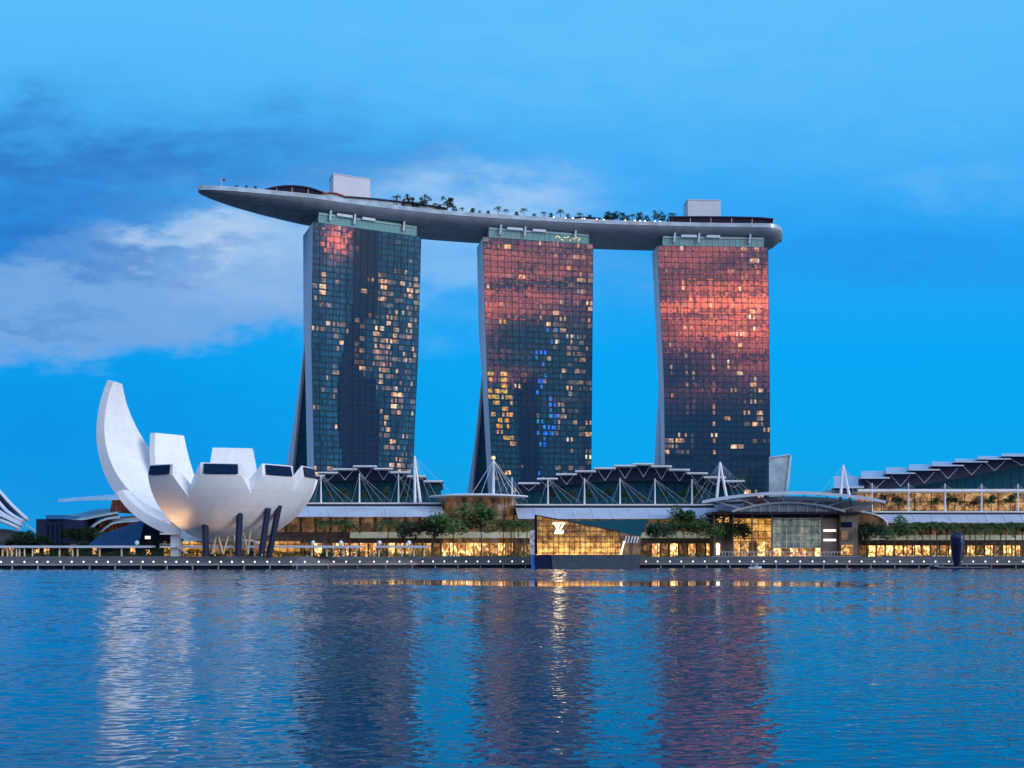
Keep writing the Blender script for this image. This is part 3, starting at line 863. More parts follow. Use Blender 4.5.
def make_lamp(name, r, h, mname, cat):
    t = thing(name, '', cat)
    b = MB(); b.bar((0, 0, 0), (0, 0, h - r), r * .35, n=5); b.build('post', M['dark'], t)
    b = MB(); b.lathe((0, 0, h - r), [(r * .3, -r), (r * .85, -r * .5), (r, 0), (r * .85, r * .5), (r * .3, r)], 8); b.build('globe', M[mname], t)
    return t
dl = make_lamp('rooftop_lamp', .46, 2.2, 'lamp_warm', 'lamp')
for k, px in enumerate([553, 566, 573, 582, 585, 597, 603, 625, 636, 641, 645, 656, 661]):
    q, an = deck_at(px, .92)
    lab = 'warm glowing globe lamp on the front rim of the right half of the rooftop deck'
    if k == 0: dl.location = (q.x, q.y, DECK); tag(dl, lab, 'lamp', 'lamps along the rooftop deck')
    else: dup(dl, (q.x, q.y, DECK), 0, 1, lab, 'lamps along the rooftop deck')

# ------------------------------------------------------------------ lotus museum
MC = Vector((-115, 400, 0)); ZB = 10.0
mus = thing('lotus_museum', 'white lotus-shaped museum with upturned petals raised on dark legs by the water', 'museum', (MC.x, MC.y, 5))
def petal(psi, Rr, H, tht, wt_, sl, sr, tau_t, tau_m, vert, sc0=.45, pw=1.0, sky_=True):
    psi = R(psi); N = 26; K = 8
    rows = []; inner = []
    th0 = R(10)
    for k in range(N + 1):
        s = k / N; th = th0 + (R(tht) - th0) * s
        r = Rr * math.sin(th); z = ZB + H * (1 - math.cos(th))
        nr, nz = math.sin(th) / Rr, -math.cos(th) / H
        l = math.hypot(nr, nz); nr /= l; nz /= l
        vb = vert * max(0, (s - .55) / .45) ** 1.5
        nr, nz = nr * (1 - vb) + .12 * vb, nz * (1 - vb) - 1.0 * vb
        l = math.hypot(nr, nz); nr /= l; nz /= l
        q_ = min(1, max(0, (s - sc0) / (1 - sc0))) ** pw
        at_ = math.asin(min(.95, wt_ / 2 / (Rr * math.sin(R(tht)))))
        aL, aR_ = R(sl) * (1 - q_) + at_ * q_, R(sr) * (1 - q_) + at_ * q_
        al = (aL + aR_) / 2; pc = psi + (aR_ - aL) / 2
        tau = tau_m + (tau_t - tau_m) * s ** .9
        arc = []
        for q in range(-K, K + 1):
            a = pc + al * q / K; arc.append(MC + Vector((r * math.cos(a), r * math.sin(a), z)))
        ri, zi = r - tau * nr, z - tau * nz
        ww = r * math.sin(al)
        rc = r * math.cos(al)
        ri2 = ri - (r - rc)
        e = []
        for q in range(-3, 4):
            lat = ww * .98 * q / 3
            e.append(MC + Vector((ri2 * math.cos(pc) - lat * math.sin(pc), ri2 * math.sin(pc) + lat * math.cos(pc), zi)))
        rows.append(arc); inner.append(e)
    o = MB(); o.grid([r_[::-1] for r_ in rows])
    ob = o.build('petal', M['white_skin'], mus, True)
    inn = MB(); inn.grid(inner); inn.build('petal_top', M['white_skin'], ob, True)
    sd = MB()
    sd.grid([[rows[k][0], inner[k][0]] for k in range(N + 1)]); sd.grid([[inner[k][-1], rows[k][-1]] for k in range(N + 1)])
    tip = rows[-1] + inner[-1][::-1]
    cen = sum(tip, Vector()) / len(tip)
    sd.cap(tip)
    sd.build('petal_side', M['white_skin'], ob)
    if sky_:
        nrm = (rows[-1][K] - rows[-2][K]).normalized()
        nrm = ((rows[-1][0] - rows[-1][-1]).cross(inner[-1][3] - rows[-1][K])).normalized()
        if nrm.dot(rows[-1][K] - MC - Vector((0, 0, ZB + 20))) < 0: nrm = -nrm
        g_ = MB(); g_.prism([cen + (p - cen) * .84 - nrm * ((p - cen).dot(nrm) * .84) + nrm * .42 for p in tip], nrm * .12); g_.build('skylight', M['skylight'], ob)
M['skylight'] = mat('skylight_glass', (.004, .02, .06), .4, ior=1.12)
def skin():
    m = mat('museum_skin', (.74, .74, .75), .42); t = NT(m.node_tree); bs = m.node_tree.nodes['Principled BSDF']
    geo = t.n('ShaderNodeNewGeometry'); pos = geo.outputs['Position']; x, y, z = t.sep(pos)
    f = t.m('FRACT', t.m('MULTIPLY', z, .17)); ln = t.mr(f, 0, .05, .82, 1.0)
    n = t.noise(pos, .10, 5, .62); st_ = t.noise(t.xyz(t.m('MULTIPLY', x, 1.0), t.m('MULTIPLY', y, 1.0), t.m('MULTIPLY', z, .12)), .6, 4, .6)
    k = t.m('MULTIPLY', t.m('MULTIPLY', ln, t.mr(n, .3, .7, .95, 1.02)), t.mr(st_, .35, .7, 1.0, .94))
    v = t.n('ShaderNodeVectorMath', operation='SCALE'); v.inputs[0].default_value = (.86, .86, .86); t.link(k, v.inputs['Scale'])
    t.link(v.outputs[0], bs.inputs['Base Color'])
    return m
M['white_skin'] = skin()
#      psi   R    H   tht  wtip wmid taut taum vert
petal(160, 59, 52, 108.6, 5.6, 62, 21, 3.0, 8.5, 0, .02, .72, False)
petal(247, 38, 34, 74, 11.5, 12, 19, 4.2, 6, 1, .68, 1.1)
petal(284, 38, 34, 74, 14.5, 19.5, 18.5, 4.6, 6, 1, .82, .9)
petal(319, 38, 34.5, 74, 14.0, 17, 15.5, 4.6, 6, 1, .82, .9)
petal(348, 38, 34.5, 75, 12.5, 13.5, 16, 4.6, 6, 1, .82, .9)
petal(20, 37.5, 33, 78, 12, 16, 18, 3.2, 6, 0, .6, 1, False)
petal(56, 35, 34, 78, 12, 18, 20, 4, 6, 0, .5, 1, False)
petal(101, 43, 44, 88, 17, 24, 20, 4, 6, 0, .3, 1, False)
petal(138, 47, 46, 92, 13.5, 18, 14, 4, 6, 0, .3, 1, False)
petal(178, 45, 31, 70, 8, 10, 14, 2.6, 5, 0, .2, 1, False)
# core bowl closing the centre, legs, lattice, stair, lobby
b = MB(); b.lathe(MC, [(.5, ZB - .6), (8, ZB - .3), (11.5, ZB + 1.2), (11.5, ZB + 9), (.5, ZB + 9.5)], 32); b.build('bowl_core', M['white_skin'], mus)
for px0, y0, px1, y1, Y in ((206, 552, 205, 516, 378), (238, 552, 240, 514, 376), (261, 552, 268, 516, 380), (269, 552, 279, 513, 384), (250, 552, 252, 520, 412), (216, 552, 214, 520, 414)):
    b = MB(); a_, c_ = P(px0, y0, Y), P(px1, y1, Y); a_.z = 5; c_.z += 3.0
    b.bar(a_, c_, 1.25, 1.25, 8); b.build('leg', M['steel'], mus)
zig = [(212, 554), (217, 531), (223, 554), (229, 533), (233, 531), (238, 554), (243, 531), (248, 554), (250, 531)]
b = MB()
for (x0, y0), (x1, y1) in zip(zig, zig[1:]):
    b.bar(P(x0, y0, 386), P(x1, y1, 386), .42, n=6)
b.build('lattice_column', M['warm_tinted'], mus)
b = MB(); b.lathe((MC.x, MC.y + 2, 0), [(9, 5.02), (9, 10)], 20); b.build('lobby_glass', M['shop_bright'], mus)
b = MB(); b.box((MC.x - 1, MC.y + 14, 8.2), (56, 1, 6.3)); b.build('lobby_wall', M['gold'], mus)
st = thing('stair_tower', 'white open stair tower with landings under the tall petal', 'stair tower', P(176, 555, 388) * 1)
st.location.z = 5
b = MB(); c_ = P(176, 535, 388); b.box((c_.x, c_.y, 13.3), (3.2, 3, 16.6)); b.build('shaft', M['white'], st)
for k, y_ in enumerate((521, 534, 547)):
    z_ = P(0, y_, 388).z
    b = MB(); b.box((c_.x - 2.0, c_.y - 1.7, z_), (6.2, 3.4, .5)); b.build('landing', M['white'], st)
    b = MB(); b.prism([(c_.x + 1.1, c_.y - 1.9, z_ - .25), (c_.x + 1.1, c_.y - 1.9, z_ + .25), (c_.x + 4.8, c_.y - 1.9, z_ - 2.2), (c_.x + 4.8, c_.y - 1.9, z_ - 2.7)], (0, 1.2, 0)); b.build('flight', M['white'], st)
    b = MB(); b.box((c_.x - 2.0, c_.y - 3.3, z_ + 1.1), (6.2, .1, .12))
    for q in range(6): b.box((c_.x - 5 + q * 1.2, c_.y - 3.3, z_ + .65), (.08, .08, .8))
    b.build('railing', M['white_metal'], st)
# warm up-lights on the ground that wash the petal undersides
for k, (px, Y, e) in enumerate(((166, 374, 800), (215, 372, 110), (262, 374, 60))):
    p = P(px, 556, Y)
    t = thing('ground_uplight', ('warm ground uplight beneath the front left petal', 'warm ground uplight beneath the front middle petal', 'warm ground uplight beneath the front right petal')[k], 'uplight', (p.x, p.y, 5.05))
    b = MB(); b.lathe((p.x, p.y, 5.05), [(.35, 0), (.35, .4), (.28, .45)], 10); b.build('housing', M['dark'], t)
    b = MB(); b.lathe((p.x, p.y, 5.05), [(.25, .451), (.25, .5)], 10); b.build('lens', M['lamp_warm'], t)
    ld = bpy.data.lights.new('uplight_beam', 'SPOT'); ld.energy = e * 14; ld.color = (1, .55, .25); ld.spot_size = R(120); ld.spot_blend = .8; ld.shadow_soft_size = .3
    lo = bpy.data.objects.new('uplight_beam', ld); C.objects.link(lo); lo.parent = t; lo.location = (0, 0, .6); lo.rotation_euler = (R(180), R((-14, 0, 0)[k]), 0)

# ------------------------------------------------------------------ far left: conservatory, swoop-roofed hall, blue roof, dark block
cs = thing('ribbed_conservatory', 'white ribbed conservatory shell at the far left edge', 'conservatory', P(-10, 550, 620)); cs.location.z = 5
sh = MB(); rows = []
curves = [[(-30, 470), (-6, 486), (12, 505), (28, 520)], [(-40, 478), (-8, 496), (8, 512), (24, 522)], [(-44, 492), (-10, 506), (6, 516), (22, 524)], [(-46, 506), (-12, 512), (6, 518), (22, 526)], [(-46, 516), (-12, 518), (4, 522), (20, 529)]]
cv3 = []
for k, cv in enumerate(curves):
    pts = catmull(cv, 6); cv3.append([P(q.x, q.y, 640 - k * 10 - i * 1.5) for i, q in enumerate(pts)])
sh.grid(cv3); sh.build('glass_shell', M['dglass'], cs)
for c3 in cv3:
    b = MB(); b.tube([p + Vector((0, -.8, .2)) for p in c3], 1.05, 6); b.build('rib', M['white_metal'], cs)
b = MB(); b.prism([P(-10, 528, 600), P(18, 532, 600), P(18, 548, 600), P(-10, 548, 600)], (0, 20, 0)); b.build('base_wall', M['grey'], cs)
b = MB(); b.tube([P(26, 525, 596), P(38, 533, 590), P(50, 541, 584), P(55, 546, 580)], .5, 5); b.build('stay_cable', M['white_metal'], cs)

sw = thing('swoop_roofed_hall', 'hall with sweeping pale curved roofs and a red lattice wall behind the museum', 'hall', P(110, 555, 560)); sw.location.z = 5
def ribbon(b, top, bot, Y0, Y1, th=.6):
    a = catmull(top, 6); c_ = catmull(bot, 6)
    n = len(a)
    b.grid([[P(p.x, p.y, Y0) for p in a], [P(p.x, p.y, Y1) for p in c_]])
    b.grid([[P(p.x, p.y, Y1) for p in c_], [P(p.x, p.y, Y1) - Vector((0, 0, th)) for p in c_]])
    b.grid([[P(p.x, p.y, Y1) - Vector((0, 0, th)) for p in c_], [P(p.x, p.y, Y0) - Vector((0, 0, th)) for p in a]])
b = MB(); ribbon(b, [(58, 499), (80, 497), (108, 495), (135, 493), (158, 500)], [(58, 501), (82, 499.5), (108, 499), (134, 500), (158, 510)], 585, 545); b.build('upper_roof', M['pale_glass'], sw)
b = MB(); ribbon(b, [(62, 516), (80, 513), (98, 509), (118, 508)], [(62, 520), (82, 519), (98, 516), (118, 512)], 580, 545); b.build('lower_roof', M['pale_glass'], sw)
b = MB(); ribbon(b, [(80, 532), (88, 522), (98, 515), (116, 512)], [(86, 533), (96, 524), (106, 519), (120, 517)], 575, 540); b.build('curved_band', M['canopy'], sw)
b = MB(); ribbon(b, [(94, 532), (102, 524), (112, 518), (150, 514)], [(100, 533), (108, 526), (118, 522), (150, 520)], 560, 538); b.build('curved_band', M['pale_glass'], sw)
lw = litgrid('red_lattice', (.30, .08, .05), (.45, .16, .08), .22, 2.2, 40, .3, (.16, .05, .045))
b = MB(); b.prism([P(112, 500, 556), P(146, 500, 556), P(150, 515, 556), P(110, 512, 556)], (0, 12, 0)); b.build('lattice_wall', lw, sw)
b = MB(); b.prism([P(100, 520, 556), P(152, 517, 556), P(152, 532, 556), P(98, 533, 556)], (0, 12, 0)); b.build('lattice_wall', lw, sw)
b = MB(); b.prism([P(64, 519, 562), P(150, 516, 562), P(150, 552, 562), P(72, 552, 562)], (0, 25, 0)); b.build('hall_wall', M['dark'], sw)
kr = thing('waterfront_kiosk_row', 'long low dark kiosk row with small lit windows behind the left pergola', 'kiosk row', P(70, 555, 478)); kr.location.z = 5
b = MB(); b.prism([P(-40, 545, 478), P(172, 545, 478), P(172, 559, 478), P(-40, 559, 478)], (0, 10, 0)); b.build('wall', M['dark'], kr)
b = MB(); b.prism([P(-40, 544, 476), P(172, 544, 476), P(172, 545, 476), P(-40, 545, 476)], (0, 12, 0)); b.build('roof', M['grey'], kr)
for a_ in (-6, 2, 9, 34, 44, 68, 92, 130, 146):
    b = MB(); b.prism([P(a_, 547, 477.6), P(a_ + 5, 547, 477.6), P(a_ + 5, 555, 477.6), P(a_, 555, 477.6)], (0, .3, 0)); b.build('window', M['shop'], kr)
db_ = thing('dark_block', 'dark blue flat-topped block between the conservatory and the swoop-roofed hall', 'building', P(58, 555, 540)); db_.location.z = 5
b = MB(); b.prism([P(36, 519, 540), P(47, 519, 540), P(47, 516, 540), P(63, 516, 540), P(63, 519, 540), P(80, 520, 540), P(80, 552, 540), P(36, 552, 540)], (0, 25, 0)); b.build('wall', M['navy'], db_)
b = MB(); b.prism([P(46, 515, 538), P(64, 515, 538), P(64, 519, 538), P(46, 519, 538)], (0, 20, 0)); b.build('roof_plant', M['blue_roof'], db_)
for k in range(4):
    b = MB(); b.prism([P(47 + k * 4.6, 524, 539.6), P(49 + k * 4.6, 524, 539.6), P(49 + k * 4.6, 545, 539.6), P(47 + k * 4.6, 545, 539.6)], (0, .3, 0)); b.build('window', M['dglass'], db_)
br = thing('blue_glass_wedge', 'bright blue sloping glass roof left of the museum', 'glass roof', P(120, 555, 440)); br.location.z = 5
b = MB(); b.prism([P(88, 545, 436), P(100, 535, 436), P(145, 519, 436), P(138, 548, 436)], (0, 14, 0)); b.build('glass_roof', M['blue_roof'], br)
b = MB(); b.prism([P(138.5, 548, 435), P(145.5, 519, 435), P(160, 530, 435), P(160, 552, 435)], (0, 12, 0)); b.build('side_wall', M['dglass'], br)
gb = thing('dark_glass_block', 'dark glass block standing between the blue roof and the stair tower', 'building', P(160, 555, 420)); gb.location.z = 5
b = MB(); b.prism([P(150, 510, 420), P(171, 508, 420), P(171, 552, 420), P(150, 552, 420)], (0, 16, 0)); b.build('glass_wall', M['dglass'], gb)
b = MB()
for k in range(5): b.box(P(160.5, 514 + k * 8, 419.8), (8.8, .2, .25))
for k in range(5): b.box(P(150.5 + k * 5, 530, 419.8), (.22, .2, 17))
b.build('mullion', M['steel'], gb)
b = MB(); b.prism([P(145, 536, 419), P(150, 536, 419), P(150, 539, 419), P(145, 539, 419)], (0, .5, 0)); b.build('lit_window', M['led'], gb)

# ------------------------------------------------------------------ shopping mall sections
def mast(parent, px, ytop, ybot, Y, cables, r=.44):
    b = MB(); b.bar(P(px, ybot, Y), P(px, ytop, Y), r, r * .55, 7); o = b.build('mast', M['white_metal'], parent)
    c = MB()
    for dx_, y_ in cables: c.bar(P(px, ytop + 1, Y), P(px + dx_, y_, Y - 4), .055, n=4)
    c.build('cable', M['cable'], o)
def aframe(parent, px, ytop, legs, ybot, Y, cables):
    for l in legs:
        b = MB(); b.bar(P(l, ybot, Y), P(px, ytop, Y), .75, .45, 7); o = b.build('mast', M['white_metal'], parent)
    c = MB()
    for x_, y_ in cables: c.bar(P(px, ytop + .5, Y), P(x_, y_, Y - 2), .055, n=4)
    c.build('cable', M['cable'], o)
def mall(label, x0, x1, teeth, arcf, ycan, yfac, masts, shops, louvre='louvre', glassm='teal_glass', ytilt=None, band=None, terrace=None):
    Yc = 470
    t = thing('shopping_mall', label, 'shopping mall', P((x0 + x1) / 2, 555, Yc)); t.location.z = 5
    Yg = 500
    xs = [x0 + (x1 - x0) * k / 24 for k in range(25)]
    g_ = MB(); g_.grid([[P(x, ycan[0], Yg) for x in xs], [P(x, arcf(x), Yg) for x in xs]]); g_.build('upper_glass', M[glassm], t)
    gm = MB()
    for k in range(1, 24): gm.bar(P(xs[k], ycan[0], Yg - .2), P(xs[k], arcf(xs[k]), Yg - .2), .1, n=4)
    gm.build('upper_mullion', M['mullion'], t)
    for i, (a, b_, y) in enumerate(teeth):
        ty = 2.0 if ytilt is None else ytilt[i]
        sl = MB(); Ya, Yb = 484, 560
        zt0 = P(0, y + ty, Ya).z; zt1 = P(0, y, Ya).z if ytilt is None else P(0, y, Yb).z
        A = [Vector(((a - 512) * Ya / F, Ya, zt0)), Vector(((b_ - 512) * Ya / F, Ya, zt0)), Vector(((b_ - 512) * Yb / F, Yb, zt1)), Vector(((a - 512) * Yb / F, Yb, zt1))]
        sl.prism(A, (0, 0, .55)); rp = sl.build('roof_panel', M['canopy'] if ytilt else M['white'], t)
        fa = MB(); Yf = 492 + .08 * i; a2 = teeth[i - 1][1] - .3 if i else a
        f = [P(min(a, a2) if i else a, y + ty + .2, Yf), P(b_, y + ty + .2, Yf), P(b_, max(arcf(b_) + .4, y + ty + 1.2), Yf), P(min(a, a2) if i else a, max(arcf(a) + .4, y + ty + 1.2), Yf)]
        fa.prism(f, (0, 4, 0)); fa.build('fascia', M['navy'], rp)
        tr = MB(); mx = (a + b_) / 2; ye = min(arcf(mx), y + ty + 13)
        if ye > y + ty + 3:
            for xx in (a + (b_ - a) * .18, b_ - (b_ - a) * .18): tr.bar(P(xx, y + ty + 1.5, 489), P(mx, ye - .5, 489), .10, n=5)
            tr.build('truss', M['white_metal'], rp)
    # terrace edge, canopy
    b = MB(); b.box((P((x0 + x1) / 2, 0, 478).x, 490, P(0, ycan[0] + .8, 478).z), ((x1 - x0) * .478, 26, 1.1)); b.build('terrace_edge', M['white'], t)
    cn = MB(); top = []; 
    nb = max(4, int((x1 - x0) / 18))
    cn.prism([P(x0, ycan[0] + 2.5, 476), P(x1, ycan[0] + 2.5, 476), P(x1 + 3, ycan[1], 458), P(x0 + 3, ycan[1], 458)], (0, 0, .35)); co = cn.build('canopy', M['canopy'], t)
    ribs = MB()
    for k in range(nb + 1):
        xx = x0 + (x1 - x0) * k / nb; ribs.bar(P(xx, ycan[0] + 2.2, 476) + Vector((0, 0, .3)), P(xx + 3.5, ycan[1] - .3, 458) + Vector((0, 0, .3)), .16, n=4)
    ribs.build('canopy_rib', M['white_metal'], co)
    # facade under the canopy
    yb0, yb1, ys0 = yfac
    def wall(nm, ya, yb, Y, m_, dep=2):
        q = MB(); q.prism([P(x0, ya, Y), P(x1, ya, Y), P(x1, yb, Y), P(x0, yb, Y)], (0, dep, 0)); return q.build(nm, M[m_], t)
    wall('louvre_wall', ycan[1] - 4, yb0, 470, louvre)
    if band:
        for (b0, b1) in band:
            q = MB(); q.prism([P(b0, yb0, 466), P(b1, yb0, 466), P(b1, yb1, 466), P(b0, yb1, 466)], (0, 3, 0)); q.build('pale_band', M['band'], t)
    wall('upper_gallery', yb0, yb1 + .3, 470.5, 'brown')
    wall('gallery_beam', yb1, ys0, 468, 'brown', 3)
    ncol = int((x1 - x0) / 9)
    for k in range(ncol):
        a = x0 + (x1 - x0) * k / ncol; b2 = x0 + (x1 - x0) * (k + 1) / ncol
        q = MB(); q.prism([P(a + .5, ys0, 471), P(b2 - .5, ys0, 471), P(b2 - .5, 556.5, 471), P(a + .5, 556.5, 471)], (0, .4, 0))
        q.build('shop_window', M['shop_bright' if any(s0 <= (a + b2) / 2 <= s1 for s0, s1 in shops) else 'shop'], t)
    for k in range(0, ncol + 1):
        a = x0 + (x1 - x0) * k / ncol; q = MB(); q.bar(P(a, 557, 467), P(a, yb1, 467), .42, n=6); q.build('column', M['brown'], t)
    wall('back_wall', ycan[0] + 1, 557, 473.5, 'dark', 30)
    for m_ in masts: mast(t, *m_)
    if terrace:
        q = MB(); q.prism([P(x0, terrace[0], 497), P(x1, terrace[0], 497), P(x1, terrace[1], 497), P(x0, terrace[1], 497)], (0, 2.5, 0)); q.build('terrace_wall', M['terrace'], t)
        q = MB(); q.prism([P(x0, terrace[0] - 2.5, 484), P(x1, terrace[0] - 2.5, 484), P(x1, terrace[0], 484), P(x0, terrace[0], 484)], (0, 16, 0)); q.build('terrace_roof_edge', M['white'], t)
    return t
CAB = [(-8, 503), (14, 503), (24, 503), (33, 503)]
CABR = [(-6, 491), (6, 491), (14, 494)]
ml = mall('left mall wing with stepped roof and white canopy between the museum and the brown pavilion', 250, 441,
     [(305, 325, 474), (318, 338, 471), (333, 357, 467.5), (353, 377, 464.5), (374, 393, 467), (390, 409, 470.5), (407, 426, 474.5), (424, 443, 479.5)],
     lambda x: 480 + abs(x - 370) ** 2 * .0006, (503, 517), (532, 538, 543), [(321, 475, 504, 479, CAB), (359.5, 473, 504, 479, CAB), (398.5, 474, 504, 479, CAB[:3])],
     [(385, 441)], band=[(350, 441)])
aframe(ml, 414.5, 456, [420.5, 415], 503.5, 474, [(398, 503), (406, 503), (431, 503), (440, 503), (450, 492)])
mm = mall('middle mall wing with the tallest stepped roof behind the gold glass pavilion', 515, 742,
     [(518, 540, 481.5), (537, 558, 477), (556, 577, 472.5), (575, 596, 469.5), (594, 616, 466.5), (614, 636, 464), (633, 654, 462.3), (651, 672, 464.5), (669, 690, 468), (687, 708, 471.5), (704, 726, 475.5), (723, 745, 479.5)],
     lambda x: 480 + abs(x - 640) ** 2 * .0009, (504.5, 519), (532, 538, 543.5),
     [(548, 478, 505, 479, CAB), (584.5, 478, 505, 479, CAB), (620, 478, 505, 479, CAB), (655, 478.5, 505, 479, CAB), (692, 479, 505, 479, CAB)],
     [(515, 534), (660, 682)], band=[(515, 534), (640, 735)])
aframe(mm, 720, 462, [716.5, 727], 500, 474, [(706, 503), (698, 503), (690, 504), (742, 498), (755, 497), (735, 498), (748, 497)])
mr_ = mall('right mall wing with stepped roof rising to the right edge and a lit terrace', 858, 1075,
     [(834, 864, 477), (861, 890, 472), (886, 915, 468.3), (909, 940, 465.4), (932, 964, 462.5), (955, 988, 459.7), (978, 1011, 457), (1002, 1042, 454.3), (1030, 1075, 452)],
     lambda x: 489 - max(0, x - 900) * .19, (511.5, 523), (535, 540, 545.5),
     [(872, 483, 512, 479, CABR), (908.5, 483, 512, 479, CABR), (945, 483.5, 512, 479, CABR), (981.5, 484, 512, 479, CABR), (1018, 484, 512, 479, CABR)],
     [(862, 905), (990, 1024)], louvre='louvre', ytilt=[11, 6.5, 5.5, 5, 3.6, 2.6, 2.4, 2, 2], band=[(865, 1075)], terrace=(491.5, 511))
b = MB(); b.prism([P(834, 489, 500), P(1075, 489, 500), P(1075, 491.8, 500), P(834, 491.8, 500)], (0, 30, 0)); b.build('roof_fascia', M['canopy'], mr_)

# brown pavilion with wide thin roof between left and middle wings
bp = thing('brown_pavilion', 'brown louvred pavilion with a wide thin white oval roof behind the trees', 'pavilion', P(480, 555, 468)); bp.location.z = 5
c0 = P(479, 496, 468); b = MB()
rows = []
for rr, dz_ in ((.01, .9), (.6, .75), (1.0, 0), (1.0, -.45), (.6, -.6), (.01, -.6)):
    rows.append([(c0.x + 23 * rr * math.cos(2 * math.pi * k / 40), c0.y + 12 * rr * math.sin(2 * math.pi * k / 40), c0.z + dz_) for k in range(40)])
b.grid(rows, True); b.build('oval_roof', M['white'], bp, False)
b = MB(); rows = []
for y_, xa, xb in ((497, 440, 514), (505, 438, 518), (520, 441, 515), (556, 441, 515)):
    rows.append([P(xa + (xb - xa) * k / 16, y_, 478 - 9 * math.sin(math.pi * k / 16)) for k in range(17)])
b.grid(rows); b.build('louvre_wall', M['louvre'], bp)
b = MB(); b.grid([[P(441 + 4.6 * k, 532, 477 - 9 * math.sin(math.pi * k / 16)) for k in range(17)], [P(441 + 4.6 * k, 538, 477 - 9 * math.sin(math.pi * k / 16)) for k in range(17)]]); b.build('pale_band', M['band'], bp)
for k in range(9):
    a = 442 + k * 8; q = MB(); q.prism([P(a, 543, 467.5), P(a + 7, 543, 467.5), P(a + 7, 556, 467.5), P(a, 556, 467.5)], (0, .4, 0)); q.build('shop_window', M['shop_bright' if k in (1, 3, 4) else 'shop'], bp)
b = MB(); b.bar(P(493.5, 495, 470), P(493.5, 459, 470), .7, .5, 7); mo = b.build('mast', M['white_metal'], bp)
b = MB(); b.lathe(P(493.5, 458, 470), [(.5, -.6), (.9, -.2), (.9, .4), (.4, .9)], 8); b.build('finial', M['yellow_sign'], mo)
b = MB()
for x_, y_ in ((470, 497), (480, 497), (502, 497), (510, 498), (518, 499), (524, 500)): b.bar(P(493.5, 460, 470), P(x_, y_, 466), .09, n=4)
b.build('cable', M['white_metal'], mo)
mast(bp, 512, 477, 505, 474, [(-10, 499), (-20, 497), (10, 503), (16, 503)])

# event hall with the big arched canopy
eh = thing('event_hall', 'gold lit glass hall under a wide arched white canopy right of the middle wing', 'hall', P(790, 555, 455)); eh.location.z = 5
def arc(px0, px1, ye, yc, Y, n=24):
    return [P(px0 + (px1 - px0) * k / n, ye + (yc - ye) * (1 - (2 * k / n - 1) ** 2), Y) for k in range(n + 1)]
A0 = arc(702, 886, 503.5, 494.5, 438); A1 = arc(712, 876, 500.5, 493.5, 470)
b = MB(); b.grid([A0, [p + Vector((0, 0, 1.25)) for p in A0], [p + Vector((0, 0, 1.0)) for p in A1], A1, A0]); b.build('arched_canopy', M['canopy'], eh)
B0 = arc(732, 845, 511.5, 502.5, 446)
b = MB(); b.tube(B0, .5, 6); b.build('lower_arch', M['white_metal'], eh)
b = MB(); b.grid([arc(718, 866, 512, 503, 449), arc(712, 874, 503, 496.3, 452)]); b.build('skylight_glass', M['sheet'], eh)
b = MB(); b.grid([arc(732, 845, 511.8, 503.2, 447.5), arc(732, 845, 512.2, 512.1, 447.5)]); b.build('tympanum_glass', M['tymp'], eh)
for k in range(1, 12):
    p0 = arc(732, 845, 511.8, 503.2, 447, 12)[k]; b = MB(); b.bar(p0, (p0.x, p0.y, P(0, 512.2, 447).z), .12, n=4); b.build('tympanum_bar', M['white_metal'], eh)
for k in range(2, 24, 3):
    b = MB(); b.bar(B0[k], A0[k] + Vector((0, 6, .1)), .32, n=5); b.build('brace', M['white_metal'], eh)
def eq(nm, x0, y0, x1, y1, Y, m_, dep=1.0):
    q = MB(); q.prism([P(x0, y0, Y), P(x1, y0, Y), P(x1, y1, Y), P(x0, y1, Y)], (0, dep, 0)); return q.build(nm, M[m_], eh)
eq('back_wall', 706, 505, 872, 558.5, 474, 'brown', 3)
eq('hall_soffit', 733, 514, 842, 518.2, 452.4, 'dark', 6)
eq('plinth', 712, 556, 860, 559, 445.5, 'grey', 14)
eq('roof_fascia', 712, 511.5, 861, 514, 447, 'dark', 18)
eq('side_wall', 713, 514, 733, 557, 456, 'brown', 8)
for (x0, y0, x1, y1) in ((717, 517, 722, 522), (725, 517, 729, 522), (734, 519, 742, 522), (716, 543, 720, 554)): eq('window', x0, y0, x1, y1, 455.5, 'shop_bright', .3)
eq('gold_wall', 733, 514, 773, 541, 458, 'gold', 3)
eq('gold_wall', 821, 514, 842, 541, 458, 'gold', 3)
eq('hall_glass', 772, 518, 822, 548, 452, 'atrium', .5)
b = MB()
for k in range(8): b.bar(P(772 + k * 7.14, 518, 451.6), P(772 + k * 7.14, 549, 451.6), .14, n=4)
for k in range(6): b.bar(P(772, 518 + k * 6, 451.6), P(822, 518 + k * 6, 451.6), .1, n=4)
b.build('hall_mullion', M['warm_tinted'], eh)
eq('dark_panel', 823, 518, 837, 556, 451, 'brown', 4)
for y_ in (530.5, 540): eq('light_bar', 823.5, y_ - 1.1, 836, y_ + 1.1, 450.6, 'led', .2)
eq('service_tower', 840.5, 514, 858, 557, 449, 'brown', 14)
eq('tower_window', 841.5, 522, 852, 527, 448.6, 'dglass', .3)
eq('tower_window', 841.5, 531, 853, 540, 448.6, 'louvre', .3)
eq('tower_window', 841.5, 545, 853, 555, 448.6, 'shop_bright', .3)
for k in range(13):
    a = 733 + k * 8.2; eq('shop_window', a, 541.5, a + 7.4, 556, 456, 'shop_bright' if k in (0, 1, 3, 9, 10) else 'shop', .4)
for x_ in (714, 733, 752, 772, 822, 840): 
    b = MB(); b.bar(P(x_, 557, 450), P(x_, 512, 450), .4, n=6); b.build('column', M['brown'], eh)
b = MB(); b.bar(P(716, 552, 446), P(842, 552, 446), .1, n=4)
for k in range(40): b.bar(P(716 + k * 3.2, 556, 446), P(716 + k * 3.2, 552, 446), .06, n=4)
